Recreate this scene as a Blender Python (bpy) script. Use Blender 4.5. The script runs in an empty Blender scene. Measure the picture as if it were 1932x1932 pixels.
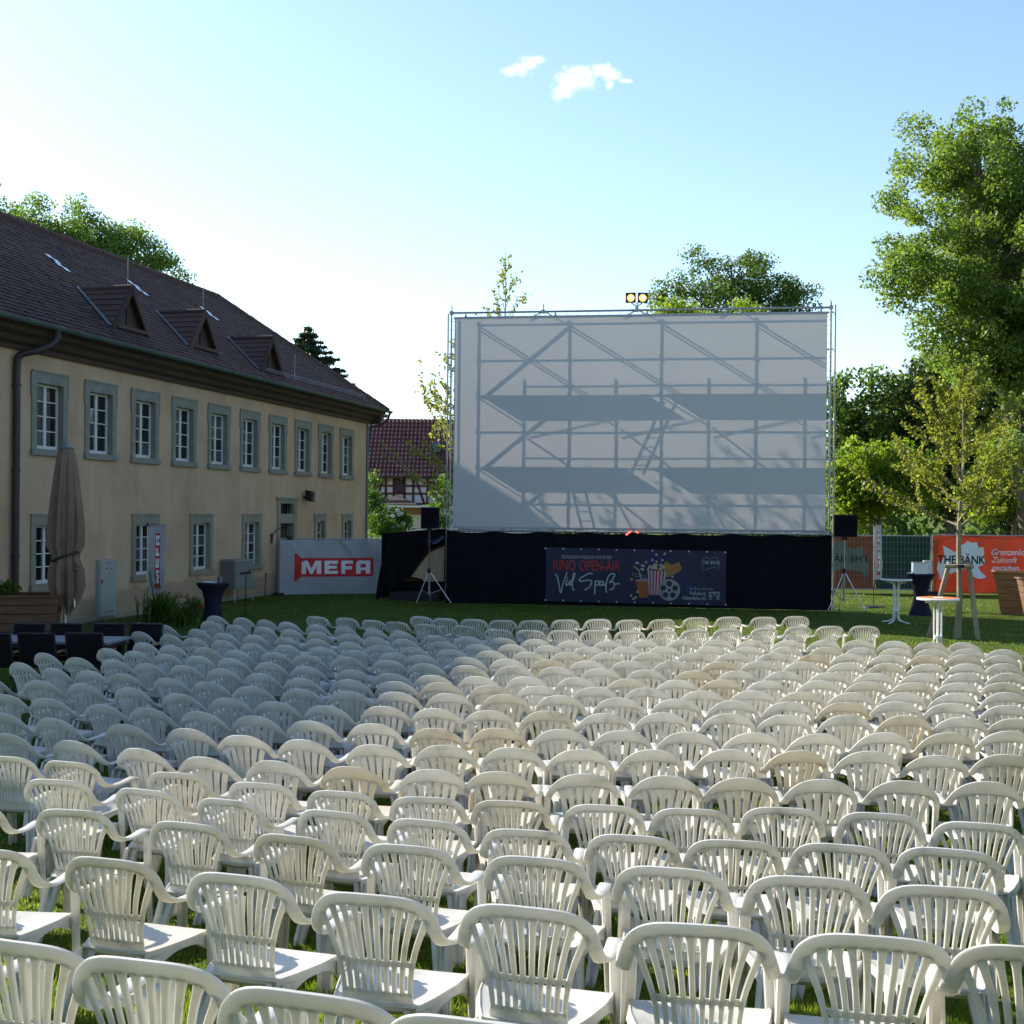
import bpy, math, random
import numpy as np
from mathutils import Vector, Matrix

S = bpy.context.scene
COL = S.collection
R = math.radians
rng = random.Random(7)
nrg = np.random.default_rng(11)

# ------------------------------------------------------------------ camera
FPX, HCAM, ROLL = 2230.0, 2.65, 0.009        # focal length in units of a 1932 px wide picture
cd = bpy.data.cameras.new('camera'); cam = bpy.data.objects.new('camera', cd); COL.objects.link(cam)
cd.sensor_width = 36; cd.lens = 36 * FPX / 1932; cd.clip_start = 0.1; cd.clip_end = 3000
cam.matrix_world = Matrix.Translation((0, 0, HCAM)) @ Matrix.Rotation(R(90), 4, 'X') @ Matrix.Rotation(ROLL, 4, 'Z')
S.camera = cam

# ------------------------------------------------------------------ light
SUN = Vector((-1.45, 1.14, 1.0)).normalized()
EL = math.asin(SUN.z); AZ = math.atan2(SUN.x, SUN.y)
w = bpy.data.worlds.new('World'); S.world = w; w.use_nodes = True
wt = w.node_tree; wt.nodes.clear()
def wn(t, **k):
    n = wt.nodes.new(t)
    for a, b in k.items(): setattr(n, a, b)
    return n
sky = wn('ShaderNodeTexSky', sky_type='NISHITA', sun_disc=False)
sky.sun_elevation = EL; sky.sun_rotation = AZ
sky.altitude = 200; sky.air_density = 1.0; sky.dust_density = 0.35; sky.ozone_density = 1.7
bg = wn('ShaderNodeBackground'); bg.inputs[1].default_value = 0.122
wout = wn('ShaderNodeOutputWorld')
def wm(op, a, b=None, clamp=False):
    n = wn('ShaderNodeMath', operation=op, use_clamp=clamp)
    for i, v in enumerate((a, b)):
        if v is None: continue
        if isinstance(v, (int, float)): n.inputs[i].default_value = v
        else: wt.links.new(v, n.inputs[i])
    return n.outputs[0]
tc = wn('ShaderNodeTexCoord'); sp = wn('ShaderNodeSeparateXYZ'); wt.links.new(tc.outputs['Generated'], sp.inputs[0])
yy = wm('MAXIMUM', sp.outputs[1], 0.05)
cu = wm('DIVIDE', sp.outputs[0], yy); cv = wm('DIVIDE', sp.outputs[2], yy)
cx = wn('ShaderNodeCombineXYZ'); wt.links.new(cu, cx.inputs[0]); wt.links.new(cv, cx.inputs[1])
def wnoise(scale, detail=6):
    n = wn('ShaderNodeTexNoise'); n.inputs['Scale'].default_value = scale; n.inputs['Detail'].default_value = detail
    n.inputs['Roughness'].default_value = 0.62
    wt.links.new(cx.outputs[0], n.inputs['Vector']); return n.outputs['Fac']
nz = wm('SUBTRACT', wnoise(62, 8), 0.5); nz2 = wm('SUBTRACT', wnoise(190, 6), 0.5)
mask = None
for (px, py, rx, ry) in [(962, 134, 20, 12), (984, 126, 26, 19), (1008, 113, 22, 9), (1000, 122, 18, 14),
                         (1062, 172, 26, 22), (1072, 152, 32, 28), (1092, 150, 34, 20), (1100, 135, 34, 15), (1132, 133, 32, 14),
                         (1156, 142, 26, 15), (1178, 153, 16, 6), (1152, 160, 9, 14)]:
    x = px - 966; y = py - 966
    u0 = (x + ROLL * y) / FPX; v0 = -(y - ROLL * x) / FPX
    du = wm('DIVIDE', wm('SUBTRACT', cu, u0), rx * 1.05 / FPX); dv = wm('DIVIDE', wm('SUBTRACT', cv, v0), ry * 1.05 / FPX)
    d = wm('SQRT', wm('ADD', wm('MULTIPLY', du, du), wm('MULTIPLY', dv, dv)))
    m = wm('SUBTRACT', 1.0, d)
    mask = m if mask is None else wm('MAXIMUM', mask, m)
mask = wm('MAXIMUM', mask, -0.8)
mask = wm('ADD', wm('ADD', mask, wm('MULTIPLY', nz, 2.2)), wm('MULTIPLY', nz2, 0.9))
mask = wm('MULTIPLY', wm('ADD', mask, 0.10), 0.80, True)
mask = wm('MULTIPLY', wm('MULTIPLY', mask, mask), wm('SUBTRACT', 3.0, wm('MULTIPLY', mask, 2.0)))
mask = wm('MULTIPLY', mask, 0.95)
mixc = wn('ShaderNodeMix', data_type='RGBA'); wt.links.new(mask, mixc.inputs['Factor'])
wt.links.new(sky.outputs[0], mixc.inputs['A']); mixc.inputs['B'].default_value = (5.2, 5.2, 5.2, 1)
wt.links.new(mixc.outputs['Result'], bg.inputs[0]); wt.links.new(bg.outputs[0], wout.inputs[0])

sl = bpy.data.lights.new('sun', 'SUN'); sl.energy = 5.0; sl.angle = R(0.7); sl.color = (1.0, 0.92, 0.80)
so = bpy.data.objects.new('sun', sl); COL.objects.link(so)
so.rotation_euler = SUN.to_track_quat('Z', 'Y').to_euler(); so.location = SUN * 80
S.view_settings.view_transform = 'Standard'; S.view_settings.look = 'None'
S.view_settings.exposure = 1.16; S.view_settings.gamma = 1.0
S.view_settings.use_curve_mapping = False
S.render.engine = 'CYCLES'
S.cycles.max_bounces = 5; S.cycles.diffuse_bounces = 2; S.cycles.glossy_bounces = 3; S.cycles.transmission_bounces = 4

# ------------------------------------------------------------------ helpers
def ground_z(y):
    return float(np.interp(y, [2.0, 2.9, 3.8, 5.0, 6.2, 7.5, 9.0], [.80, .68, .53, .34, .15, .03, 0]))
def ray(px, py):                              # picture position (1932 units) -> X/Y and Z/Y slopes
    x = px - 966; y = py - 966
    return (x + ROLL * y) / FPX, -(y - ROLL * x) / FPX
def at(px, py, Y):
    a, b = ray(px, py); return Vector((a * Y, Y, HCAM + b * Y))
def on_ground(px, Y):
    a, b = ray(px, 1150); return Vector((a * Y, Y, 0))
def atz(px, py, z):
    a, b = ray(px, py); Y = (z - HCAM) / b; return Vector((a * Y, Y, z))

def tag(o, label=None, cat=None, group=None, kind=None):
    if label: o['label'] = label
    if cat: o['category'] = cat
    if group: o['group'] = group
    if kind: o['kind'] = kind
    return o
def empty(name, loc=(0, 0, 0), rz=0.0, label=None, cat=None, group=None):
    o = bpy.data.objects.new(name, None); COL.objects.link(o)
    o.location = loc; o.rotation_euler = (0, 0, rz); o.empty_display_size = 0.1
    return tag(o, label, cat, group)
def put(name, me, parent=None, loc=None, rz=None):
    o = bpy.data.objects.new(name, me); COL.objects.link(o)
    if parent is not None: o.parent = parent
    if loc is not None: o.location = loc
    if rz is not None: o.rotation_euler = (0, 0, rz)
    return o

class MB:
    def __init__(s): s.v = []; s.f = []
    def add(s, v, f):
        b = len(s.v); s.v += [tuple(p) for p in v]; s.f += [tuple(i + b for i in q) for q in f]; return s
    def box(s, c, d, M=None):
        x, y, z = d[0] / 2, d[1] / 2, d[2] / 2
        v = [Vector((i * x, j * y, k * z)) for k in (-1, 1) for j in (-1, 1) for i in (-1, 1)]
        if M is not None: v = [M @ p for p in v]
        c = Vector(c)
        return s.add([p + c for p in v], [(0, 2, 3, 1), (4, 5, 7, 6), (0, 1, 5, 4), (2, 6, 7, 3), (0, 4, 6, 2), (1, 3, 7, 5)])
    def bx(s, x0, x1, y0, y1, z0, z1): return s.box(((x0 + x1) / 2, (y0 + y1) / 2, (z0 + z1) / 2), (x1 - x0, y1 - y0, z1 - z0))
    def beam(s, a, b, wd, th, side=None):
        a = Vector(a); b = Vector(b); d = (b - a); L = d.length; d.normalize()
        side = Vector(side) if side is not None else (d.cross(Vector((0, 0, 1))) if abs(d.z) < .95 else Vector((1, 0, 0)))
        side = (side - d * side.dot(d)).normalized(); n = d.cross(side)
        v = [p + side * (i * wd / 2) + n * (j * th / 2) for p in (a, b) for i, j in ((-1, -1), (1, -1), (1, 1), (-1, 1))]
        return s.add(v, [(3, 2, 1, 0), (4, 5, 6, 7), (0, 1, 5, 4), (1, 2, 6, 5), (2, 3, 7, 6), (3, 0, 4, 7)])
    def tube(s, pts, r, n=8, cap=True):
        pts = [Vector(p) for p in pts]; rr = r if isinstance(r, (list, tuple)) else [r] * len(pts)
        ref = None; V = []; Fc = []
        for i, p in enumerate(pts):
            t = (pts[min(i + 1, len(pts) - 1)] - pts[max(i - 1, 0)]).normalized()
            if ref is None: ref = t.orthogonal().normalized()
            ref = (ref - t * ref.dot(t)).normalized(); q = t.cross(ref)
            V += [p + (ref * math.cos(2 * math.pi * k / n) + q * math.sin(2 * math.pi * k / n)) * rr[i] for k in range(n)]
        for i in range(len(pts) - 1):
            for k in range(n):
                a = i * n + k; b = i * n + (k + 1) % n; Fc.append((a, b, b + n, a + n))
        if cap: Fc.append(tuple(range(n - 1, -1, -1))); Fc.append(tuple(range((len(pts) - 1) * n, len(pts) * n)))
        return s.add(V, Fc)
    def loft(s, secs, cap=True, closed=True):
        n = len(secs[0]); V = [p for q in secs for p in q]; Fc = []
        for i in range(len(secs) - 1):
            for k in range(n if closed else n - 1):
                a = i * n + k; b = i * n + (k + 1) % n; Fc.append((a, b, b + n, a + n))
        if cap: Fc.append(tuple(range(n - 1, -1, -1))); Fc.append(tuple(range((len(secs) - 1) * n, len(secs) * n)))
        return s.add(V, Fc)
    def lathe(s, prof, n=20, c=(0, 0, 0)):
        c = Vector(c)
        return s.loft([[c + Vector((r * math.cos(2 * math.pi * k / n), r * math.sin(2 * math.pi * k / n), z)) for k in range(n)] for r, z in prof])
    def grid(s, fn, nu, nv):
        V = [fn(i / nu, j / nv) for j in range(nv + 1) for i in range(nu + 1)]
        return s.add(V, [(j * (nu + 1) + i, j * (nu + 1) + i + 1, (j + 1) * (nu + 1) + i + 1, (j + 1) * (nu + 1) + i) for j in range(nv) for i in range(nu)])
    def prism(s, poly, y0, y1):                # polygon in x,z extruded along y
        n = len(poly)
        V = [(x, y0, z) for x, z in poly] + [(x, y1, z) for x, z in poly]
        return s.add(V, [tuple(range(n)), tuple(range(2 * n - 1, n - 1, -1))] + [(i, i + n, (i + 1) % n + n, (i + 1) % n) for i in range(n)])
    def mesh(s, name, mat, smooth=False, angle=None):
        me = bpy.data.meshes.new(name); me.from_pydata(s.v, [], s.f); me.update()
        if mat is not None: me.materials.append(mat)
        if smooth:
            me.polygons.foreach_set('use_smooth', [True] * len(me.polygons))
            me.set_sharp_from_angle(angle=R(angle or 40))
        return me
    def build(s, name, mat, parent=None, smooth=False, angle=None, loc=None, rz=None):
        return put(name, s.mesh(name, mat, smooth, angle), parent, loc, rz)
def grid_solid(mb, fn, nu, nv, off):           # thin sheet with thickness: fn gives the face, off(u,v) the vector to the other one
    b = len(mb.v); mb.grid(fn, nu, nv)
    mb.grid(lambda u, v: Vector(fn(1 - u, v)) + Vector(off(1 - u, v)), nu, nv)
    W = nu + 1; N = W * (nv + 1)
    P = lambda i, j: b + j * W + i
    Q = lambda i, j: b + N + j * W + (nu - i)
    for i in range(nu):
        mb.f.append((P(i + 1, 0), P(i, 0), Q(i, 0), Q(i + 1, 0))); mb.f.append((P(i, nv), P(i + 1, nv), Q(i + 1, nv), Q(i, nv)))
    for j in range(nv):
        mb.f.append((P(0, j), P(0, j + 1), Q(0, j + 1), Q(0, j))); mb.f.append((P(nu, j + 1), P(nu, j), Q(nu, j), Q(nu, j + 1)))
def catmull(P, n):
    P = [np.array(p, float) for p in P]; P = [2 * P[0] - P[1]] + P + [2 * P[-1] - P[-2]]; out = []
    for i in range(1, len(P) - 2):
        for k in range(n):
            t = k / n
            out.append(.5 * ((2 * P[i]) + (-P[i - 1] + P[i + 1]) * t + (2 * P[i - 1] - 5 * P[i] + 4 * P[i + 1] - P[i + 2]) * t * t + (-P[i - 1] + 3 * P[i] - 3 * P[i + 1] + P[i + 2]) * t ** 3))
    out.append(P[-2]); return out
def np_mesh(name, V, F, mat, smooth=False):
    me = bpy.data.meshes.new(name); V = np.asarray(V, np.float32); F = np.asarray(F, np.int32); k = F.shape[1]
    me.vertices.add(len(V)); me.vertices.foreach_set('co', V.ravel())
    me.loops.add(F.size); me.loops.foreach_set('vertex_index', F.ravel())
    me.polygons.add(len(F)); me.polygons.foreach_set('loop_start', np.arange(0, F.size, k, dtype=np.int32))
    me.polygons.foreach_set('loop_total', np.full(len(F), k, np.int32))
    if smooth: me.polygons.foreach_set('use_smooth', np.ones(len(F), bool))
    me.update(calc_edges=True); me.materials.append(mat); return me

# ------------------------------------------------------------------ materials
def newmat(name):
    m = bpy.data.materials.new(name); m.use_nodes = True; return m, m.node_tree, m.node_tree.nodes['Principled BSDF']
def lk(t, a, b): t.links.new(a, b)
def nnode(t, scale, detail=4, coord='Object', stretch=None, rough=.55):
    tc = t.nodes.new('ShaderNodeTexCoord'); n = t.nodes.new('ShaderNodeTexNoise')
    n.inputs['Scale'].default_value = scale; n.inputs['Detail'].default_value = detail; n.inputs['Roughness'].default_value = rough
    src = tc.outputs[coord]
    if stretch:
        mp = t.nodes.new('ShaderNodeMapping'); mp.inputs['Scale'].default_value = stretch; lk(t, src, mp.inputs[0]); src = mp.outputs[0]
    lk(t, src, n.inputs['Vector']); return n
def ramp(t, src, stops):
    r = t.nodes.new('ShaderNodeValToRGB'); e = r.color_ramp.elements
    while len(e) < len(stops): e.new(0.5)
    for el, (p, c) in zip(e, stops): el.position = p; el.color = (*c, 1) if len(c) == 3 else c
    lk(t, src, r.inputs[0]); return r.outputs[0]
def pm(name, c1, c2=None, scale=6, rough=.7, bump=0, bscale=60, metal=0, detail=4, stretch=None, spec=.4, coord='Object', transl=0, tcol=None, lo=.3, hi=.7):
    m, t, b = newmat(name)
    b.inputs['Roughness'].default_value = rough; b.inputs['Metallic'].default_value = metal
    b.inputs['Specular IOR Level'].default_value = spec
    b.inputs['Base Color'].default_value = (*c1, 1); col = None
    if c2 is not None:
        n = nnode(t, scale, detail, coord, stretch); col = ramp(t, n.outputs['Fac'], [(lo, c1), (hi, c2)]); lk(t, col, b.inputs['Base Color'])
    if bump:
        n2 = nnode(t, bscale, 5, coord, stretch); bp = t.nodes.new('ShaderNodeBump'); bp.inputs['Strength'].default_value = bump
        bp.inputs['Distance'].default_value = .02; lk(t, n2.outputs['Fac'], bp.inputs['Height']); lk(t, bp.outputs[0], b.inputs['Normal'])
    if transl:
        tr = t.nodes.new('ShaderNodeBsdfTranslucent'); mx = t.nodes.new('ShaderNodeMixShader'); mx.inputs[0].default_value = transl
        tr.inputs[0].default_value = (*(tcol or c1), 1)
        if tcol is None and col is not None: lk(t, col, tr.inputs[0])
        lk(t, b.outputs[0], mx.inputs[1]); lk(t, tr.outputs[0], mx.inputs[2]); lk(t, mx.outputs[0], t.nodes['Material Output'].inputs[0])
    return m
M = {}
def plastic_mat():
    m, t, b = newmat('chair_plastic')
    oi = t.nodes.new('ShaderNodeObjectInfo')
    n = nnode(t, 7, 6); va = t.nodes.new('ShaderNodeVectorMath'); va.operation = 'ADD'; vs_ = t.nodes.new('ShaderNodeVectorMath'); vs_.operation = 'SCALE'
    lk(t, oi.outputs['Location'], vs_.inputs[0]); vs_.inputs['Scale'].default_value = 3.7; lk(t, n.inputs['Vector'].links[0].from_socket, va.inputs[0]); lk(t, vs_.outputs[0], va.inputs[1]); lk(t, va.outputs[0], n.inputs['Vector'])
    rp = ramp(t, n.outputs['Fac'], [(.28, (.74, .73, .69)), (.42, (.93, .93, .91)), (.62, (1, 1, 1))])
    mx = t.nodes.new('ShaderNodeMix'); mx.data_type = 'RGBA'; mx.blend_type = 'MULTIPLY'; mx.inputs['Factor'].default_value = 1
    lk(t, oi.outputs['Color'], mx.inputs['A']); lk(t, rp, mx.inputs['B'])
    lk(t, mx.outputs['Result'], b.inputs['Base Color']); b.inputs['Roughness'].default_value = .33
    b.inputs['Specular IOR Level'].default_value = .45
    bp = t.nodes.new('ShaderNodeBump'); bp.inputs['Strength'].default_value = .08; bp.inputs['Distance'].default_value = .004
    n2 = nnode(t, 220, 3); lk(t, n2.outputs['Fac'], bp.inputs['Height']); lk(t, bp.outputs[0], b.inputs['Normal'])
    tr = t.nodes.new('ShaderNodeBsdfTranslucent'); wm_ = t.nodes.new('ShaderNodeMix'); wm_.data_type = 'RGBA'; wm_.blend_type = 'MULTIPLY'
    wm_.inputs['Factor'].default_value = 1; lk(t, mx.outputs['Result'], wm_.inputs['A']); wm_.inputs['B'].default_value = (.97, .93, .82, 1)
    lk(t, wm_.outputs['Result'], tr.inputs[0])
    ms = t.nodes.new('ShaderNodeMixShader'); ms.inputs[0].default_value = .36
    lk(t, b.outputs[0], ms.inputs[1]); lk(t, tr.outputs[0], ms.inputs[2]); lk(t, ms.outputs[0], t.nodes['Material Output'].inputs[0])
    return m
M['plastic'] = plastic_mat()
def leaf_mat(name, dark, mid, light, transl=.45, scale=1.3):
    m, t, b = newmat(name)
    n = nnode(t, scale, 5); n2 = nnode(t, 23, 2)
    ad = t.nodes.new('ShaderNodeMath'); ad.operation = 'ADD'; ml = t.nodes.new('ShaderNodeMath'); ml.operation = 'MULTIPLY'; ml.inputs[1].default_value = .45
    lk(t, n2.outputs['Fac'], ml.inputs[0]); lk(t, n.outputs['Fac'], ad.inputs[0]); lk(t, ml.outputs[0], ad.inputs[1])
    col = ramp(t, ad.outputs[0], [(.5, dark), (.72, mid), (.95, light)])
    lk(t, col, b.inputs['Base Color']); b.inputs['Roughness'].default_value = .5; b.inputs['Specular IOR Level'].default_value = .3
    tr = t.nodes.new('ShaderNodeBsdfTranslucent')
    mx = t.nodes.new('ShaderNodeMix'); mx.data_type = 'RGBA'; mx.blend_type = 'MULTIPLY'; mx.inputs['Factor'].default_value = 1
    lk(t, col, mx.inputs['A']); mx.inputs['B'].default_value = (1.65, 1.7, .75, 1); lk(t, mx.outputs['Result'], tr.inputs[0])
    ms = t.nodes.new('ShaderNodeMixShader'); ms.inputs[0].default_value = transl
    lk(t, b.outputs[0], ms.inputs[1]); lk(t, tr.outputs[0], ms.inputs[2]); lk(t, ms.outputs[0], t.nodes['Material Output'].inputs[0])
    return m
M['maple'] = leaf_mat('maple_leaf', (.065, .115, .025), (.125, .19, .042), (.20, .26, .065), .55)
M['oak'] = leaf_mat('oak_leaf', (.045, .085, .02), (.075, .125, .028), (.115, .165, .035), .45)
M['robinia'] = leaf_mat('robinia_leaf', (.07, .13, .035), (.11, .18, .045), (.16, .24, .065), .52)
M['dark_leaf'] = leaf_mat('dark_leaf', (.03, .055, .016), (.05, .08, .022), (.075, .11, .03), .35)
M['vine'] = leaf_mat('vine_leaf', (.08, .135, .014), (.15, .22, .025), (.25, .30, .04), .58)
M['ginkgo'] = leaf_mat('ginkgo_leaf', (.12, .15, .025), (.19, .21, .04), (.26, .27, .06), .55)
M['spruce'] = leaf_mat('spruce_needle', (.02, .04, .02), (.03, .055, .028), (.045, .075, .035), .15)
M['bush'] = leaf_mat('bush_leaf', (.04, .085, .015), (.075, .14, .022), (.12, .20, .035), .45)
M['blade'] = leaf_mat('grass_blade', (.07, .115, .014), (.12, .18, .024), (.19, .235, .045), .5, 2.2)
M['bark'] = pm('bark', (.10, .08, .06), (.20, .17, .13), 7, .9, .6, 30, stretch=(1, 1, .2))
M['bark_pale'] = pm('bark_pale', (.22, .18, .12), (.33, .28, .20), 9, .9, .5, 30, stretch=(1, 1, .25))

def lawn_mat():
    m, t, b = newmat('lawn')
    n1 = nnode(t, .35, 4); n2 = nnode(t, 14, 6, rough=.7); n3 = nnode(t, 120, 3)
    c1 = ramp(t, n1.outputs['Fac'], [(.3, (.075, .125, .018)), (.7, (.115, .17, .028))])
    c2 = ramp(t, n2.outputs['Fac'], [(.28, (.45, .50, .45)), (.72, (1.3, 1.2, 1.1))])
    mx = t.nodes.new('ShaderNodeMix'); mx.data_type = 'RGBA'; mx.blend_type = 'MULTIPLY'; mx.inputs['Factor'].default_value = 1
    lk(t, c1, mx.inputs['A']); lk(t, c2, mx.inputs['B'])
    n5 = nnode(t, .9, 5); wf = ramp(t, n5.outputs['Fac'], [(.56, (0, 0, 0)), (.72, (.6, .6, .6))]); mw_ = t.nodes.new('ShaderNodeMix'); mw_.data_type = 'RGBA'
    lk(t, wf, mw_.inputs['Factor']); lk(t, mx.outputs['Result'], mw_.inputs['A']); mw_.inputs['B'].default_value = (.15, .135, .05, 1); lk(t, mw_.outputs['Result'], b.inputs['Base Color'])
    b.inputs['Roughness'].default_value = .9; b.inputs['Specular IOR Level'].default_value = .1
    bp = t.nodes.new('ShaderNodeBump'); bp.inputs['Strength'].default_value = 1; bp.inputs['Distance'].default_value = .05
    lk(t, n3.outputs['Fac'], bp.inputs['Height']); lk(t, bp.outputs[0], b.inputs['Normal'])
    return m
M['lawn'] = lawn_mat()
def render_mat():
    m, t, b = newmat('wall_render')
    n1 = nnode(t, .7, 6); n2 = nnode(t, 3.0, 5, stretch=(1, 1, .12)); n3 = nnode(t, 45, 4)
    c1 = ramp(t, n1.outputs['Fac'], [(.3, (.45, .31, .20)), (.5, (.535, .375, .245)), (.75, (.575, .415, .28))])
    c2 = ramp(t, n2.outputs['Fac'], [(.30, (.86, .86, .86)), (.65, (1, 1, 1))])
    mx = t.nodes.new('ShaderNodeMix'); mx.data_type = 'RGBA'; mx.blend_type = 'MULTIPLY'; mx.inputs['Factor'].default_value = .75
    lk(t, c1, mx.inputs['A']); lk(t, c2, mx.inputs['B'])
    tcn = t.nodes.new('ShaderNodeTexCoord'); sx = t.nodes.new('ShaderNodeSeparateXYZ'); lk(t, tcn.outputs['Object'], sx.inputs[0])
    # grey splash-back stains along the plinth, ragged
    ad = t.nodes.new('ShaderNodeMath'); ad.operation = 'MULTIPLY_ADD'; lk(t, n1.outputs['Fac'], ad.inputs[0]); ad.inputs[1].default_value = -1.1; lk(t, sx.outputs[2], ad.inputs[2])
    st = ramp(t, ad.outputs[0], [(0.0, (.72, .72, .72)), (.10, (1, 1, 1))])
    mx2 = t.nodes.new('ShaderNodeMix'); mx2.data_type = 'RGBA'; mx2.blend_type = 'MULTIPLY'; mx2.inputs['Factor'].default_value = 1
    lk(t, mx.outputs['Result'], mx2.inputs['A']); lk(t, st, mx2.inputs['B']); lk(t, mx2.outputs['Result'], b.inputs['Base Color'])
    b.inputs['Roughness'].default_value = .92; b.inputs['Specular IOR Level'].default_value = .15
    bp = t.nodes.new('ShaderNodeBump'); bp.inputs['Strength'].default_value = .5; bp.inputs['Distance'].default_value = .012
    lk(t, n3.outputs['Fac'], bp.inputs['Height']); lk(t, bp.outputs[0], b.inputs['Normal'])
    return m
M['render'] = render_mat()
def tile_mat(name, a, b_, c):
    m, t, b = newmat(name)
    at_ = t.nodes.new('ShaderNodeAttribute'); at_.attribute_name = 'tone'; oi = t.nodes.new('ShaderNodeObjectInfo')
    ad = t.nodes.new('ShaderNodeMath'); ad.operation = 'ADD'; lk(t, at_.outputs['Fac'], ad.inputs[0])
    sc = t.nodes.new('ShaderNodeMath'); sc.operation = 'MULTIPLY'; lk(t, oi.outputs['Random'], sc.inputs[0]); sc.inputs[1].default_value = .5; lk(t, sc.outputs[0], ad.inputs[1])
    n = nnode(t, .8, 5); a2 = t.nodes.new('ShaderNodeMath'); a2.operation = 'MULTIPLY_ADD'; lk(t, n.outputs['Fac'], a2.inputs[0]); a2.inputs[1].default_value = .7; lk(t, ad.outputs[0], a2.inputs[2])
    col = ramp(t, a2.outputs[0], [(.15, a), (.55, b_), (1.0, c)]); lk(t, col, b.inputs['Base Color'])
    b.inputs['Roughness'].default_value = .85; b.inputs['Specular IOR Level'].default_value = .25
    return m
M['tile'] = tile_mat('roof_clay', (.034, .023, .022), (.068, .041, .036), (.115, .068, .056))
M['tile_red'] = tile_mat('roof_clay_red', (.055, .022, .024), (.085, .032, .034), (.12, .048, .046))
M['stone'] = pm('sandstone_grey', (.20, .20, .165), (.265, .265, .22), 5, .9, .3, 50)
M['stone2'] = pm('sandstone_warm', (.23, .21, .155), (.29, .265, .20), 5, .9, .3, 50)
M['white_paint'] = pm('white_window_paint', (.56, .56, .54), (.64, .64, .61), 8, .5)
M['glass_reflect'] = pm('window_glass_reflection', (.045, .055, .06), (.085, .095, .10), 3, .05, spec=.8)  # some panes lightened: reflection put into the glass colour
M['white_shaded'] = pm('shaded_white_print', (.34, .36, .40), None, rough=.6)  # white print darkened: the cinema banner's shade is put into its colour
M['red_shaded'] = pm('shaded_red_print', (.36, .030, .025), None, rough=.6)  # darkened copy of the red print, with the shade in its colour
M['glass'] = pm('window_glass', (.012, .014, .015), None, rough=.04, spec=.8)
M['wood_dark'] = pm('cornice_brown', (.045, .028, .022), (.075, .045, .035), 4, .7, .15, 30, stretch=(.2, 1, 1))
M['copper'] = pm('gutter_green', (.055, .095, .085), (.085, .13, .115), 5, .6, metal=.2)
M['pipe'] = pm('downpipe_dark', (.035, .032, .032), (.06, .052, .05), 4, .5, metal=.3)
M['lead'] = pm('lead_flashing', (.13, .17, .20), (.19, .23, .26), 4, .55, metal=.3)
M['glass_tile'] = pm('glass_roof_tile', (.45, .52, .58), None, rough=.08, spec=.9)
M['galv'] = pm('galvanised_steel', (.30, .31, .32), (.42, .43, .44), 12, .45, metal=.75)
M['deck'] = pm('deck_board', (.20, .17, .13), (.28, .24, .18), 8, .8)
M['black'] = pm('black_cloth', (.006, .0065, .009), (.010, .011, .015), 3, .95, .3, 6, spec=.08)
M['black_plastic'] = pm('black_plastic', (.010, .010, .012), (.018, .018, .02), 20, .55)
M['navy'] = pm('stretch_cover', (.014, .014, .030), (.022, .022, .042), 5, .85, spec=.15)
M['parasol'] = pm('parasol_cloth', (.22, .155, .115), (.29, .215, .165), 3, .95, .35, 40, spec=.1, transl=.12)
M['alu'] = pm('aluminium', (.62, .63, .64), (.72, .73, .74), 10, .35, metal=.8)
M['wood'] = pm('planter_wood', (.24, .11, .045), (.38, .19, .08), 3, .65, .25, 40, stretch=(1, 1, 6))
M['wood_old'] = pm('planter_wood_dark', (.12, .060, .032), (.19, .10, .055), 3, .7, .25, 40, stretch=(1, 1, 6))
M['plywood'] = pm('plywood', (.40, .31, .20), (.52, .42, .28), 3, .8, .2, 30, stretch=(6, 6, 1))
M['stake'] = pm('stake_wood', (.26, .21, .14), (.38, .32, .23), 5, .9, .4, 30, stretch=(1, 1, .2))
M['dark_metal'] = pm('dark_metal', (.018, .018, .02), (.03, .03, .034), 10, .5, metal=.2)
M['sling'] = pm('sling_mesh', (.010, .009, .011), (.016, .014, .017), 60, .95, spec=.1)
M['tabletop'] = pm('table_slab', (.20, .22, .25), (.25, .27, .30), 20, .4)
M['cabinet'] = pm('cabinet_grey', (.17, .18, .16), (.21, .22, .20), 3, .5)
M['cab_white'] = pm('cabinet_white', (.30, .31, .27), (.35, .36, .32), 3, .55)
M['white_metal'] = pm('white_lacquer', (.78, .78, .76), (.84, .84, .82), 6, .3)
M['orange'] = pm('orange_print', (.70, .16, .055), (.76, .18, .065), 3, .6)
M['orange_v'] = pm('orange_vinyl', (.68, .125, .045), (.76, .15, .06), 2, .55, transl=.38)
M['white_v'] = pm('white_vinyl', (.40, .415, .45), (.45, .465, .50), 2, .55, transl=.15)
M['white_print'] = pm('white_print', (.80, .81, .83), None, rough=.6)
M['black_print'] = pm('black_print', (.02, .02, .025), None, rough=.6)
M['red_print'] = pm('red_print', (.52, .025, .03), (.58, .03, .035), 3, .6)
M['red_dark'] = pm('red_print_bright', (.60, .06, .04), None, rough=.6)
M['navy_v'] = pm('navy_vinyl', (.010, .013, .042), (.018, .020, .058), 1.2, .55)
M['cream'] = pm('cream_print', (.36, .29, .17), (.46, .40, .27), 30, .6)
M['cup'] = pm('cup_print', (.28, .085, .022), (.34, .11, .03), 4, .6)
M['gold'] = pm('gold_print', (.33, .16, .035), None, rough=.6)
M['silver'] = pm('silver_print', (.24, .25, .28), None, rough=.6)
M['blue_dot'] = pm('blue_print', (.018, .02, .12), None, rough=.6)
M['brown_dark'] = pm('banner_back', (.22, .085, .045), (.29, .12, .065), 2, .8, transl=.3)
M['green_cloth'] = pm('green_fence_cloth', (.018, .055, .040), (.028, .075, .055), 3, .85, transl=.15)
M['grey_back'] = pm('banner_back_grey', (.12, .15, .14), (.16, .19, .18), 3, .8)
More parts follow.
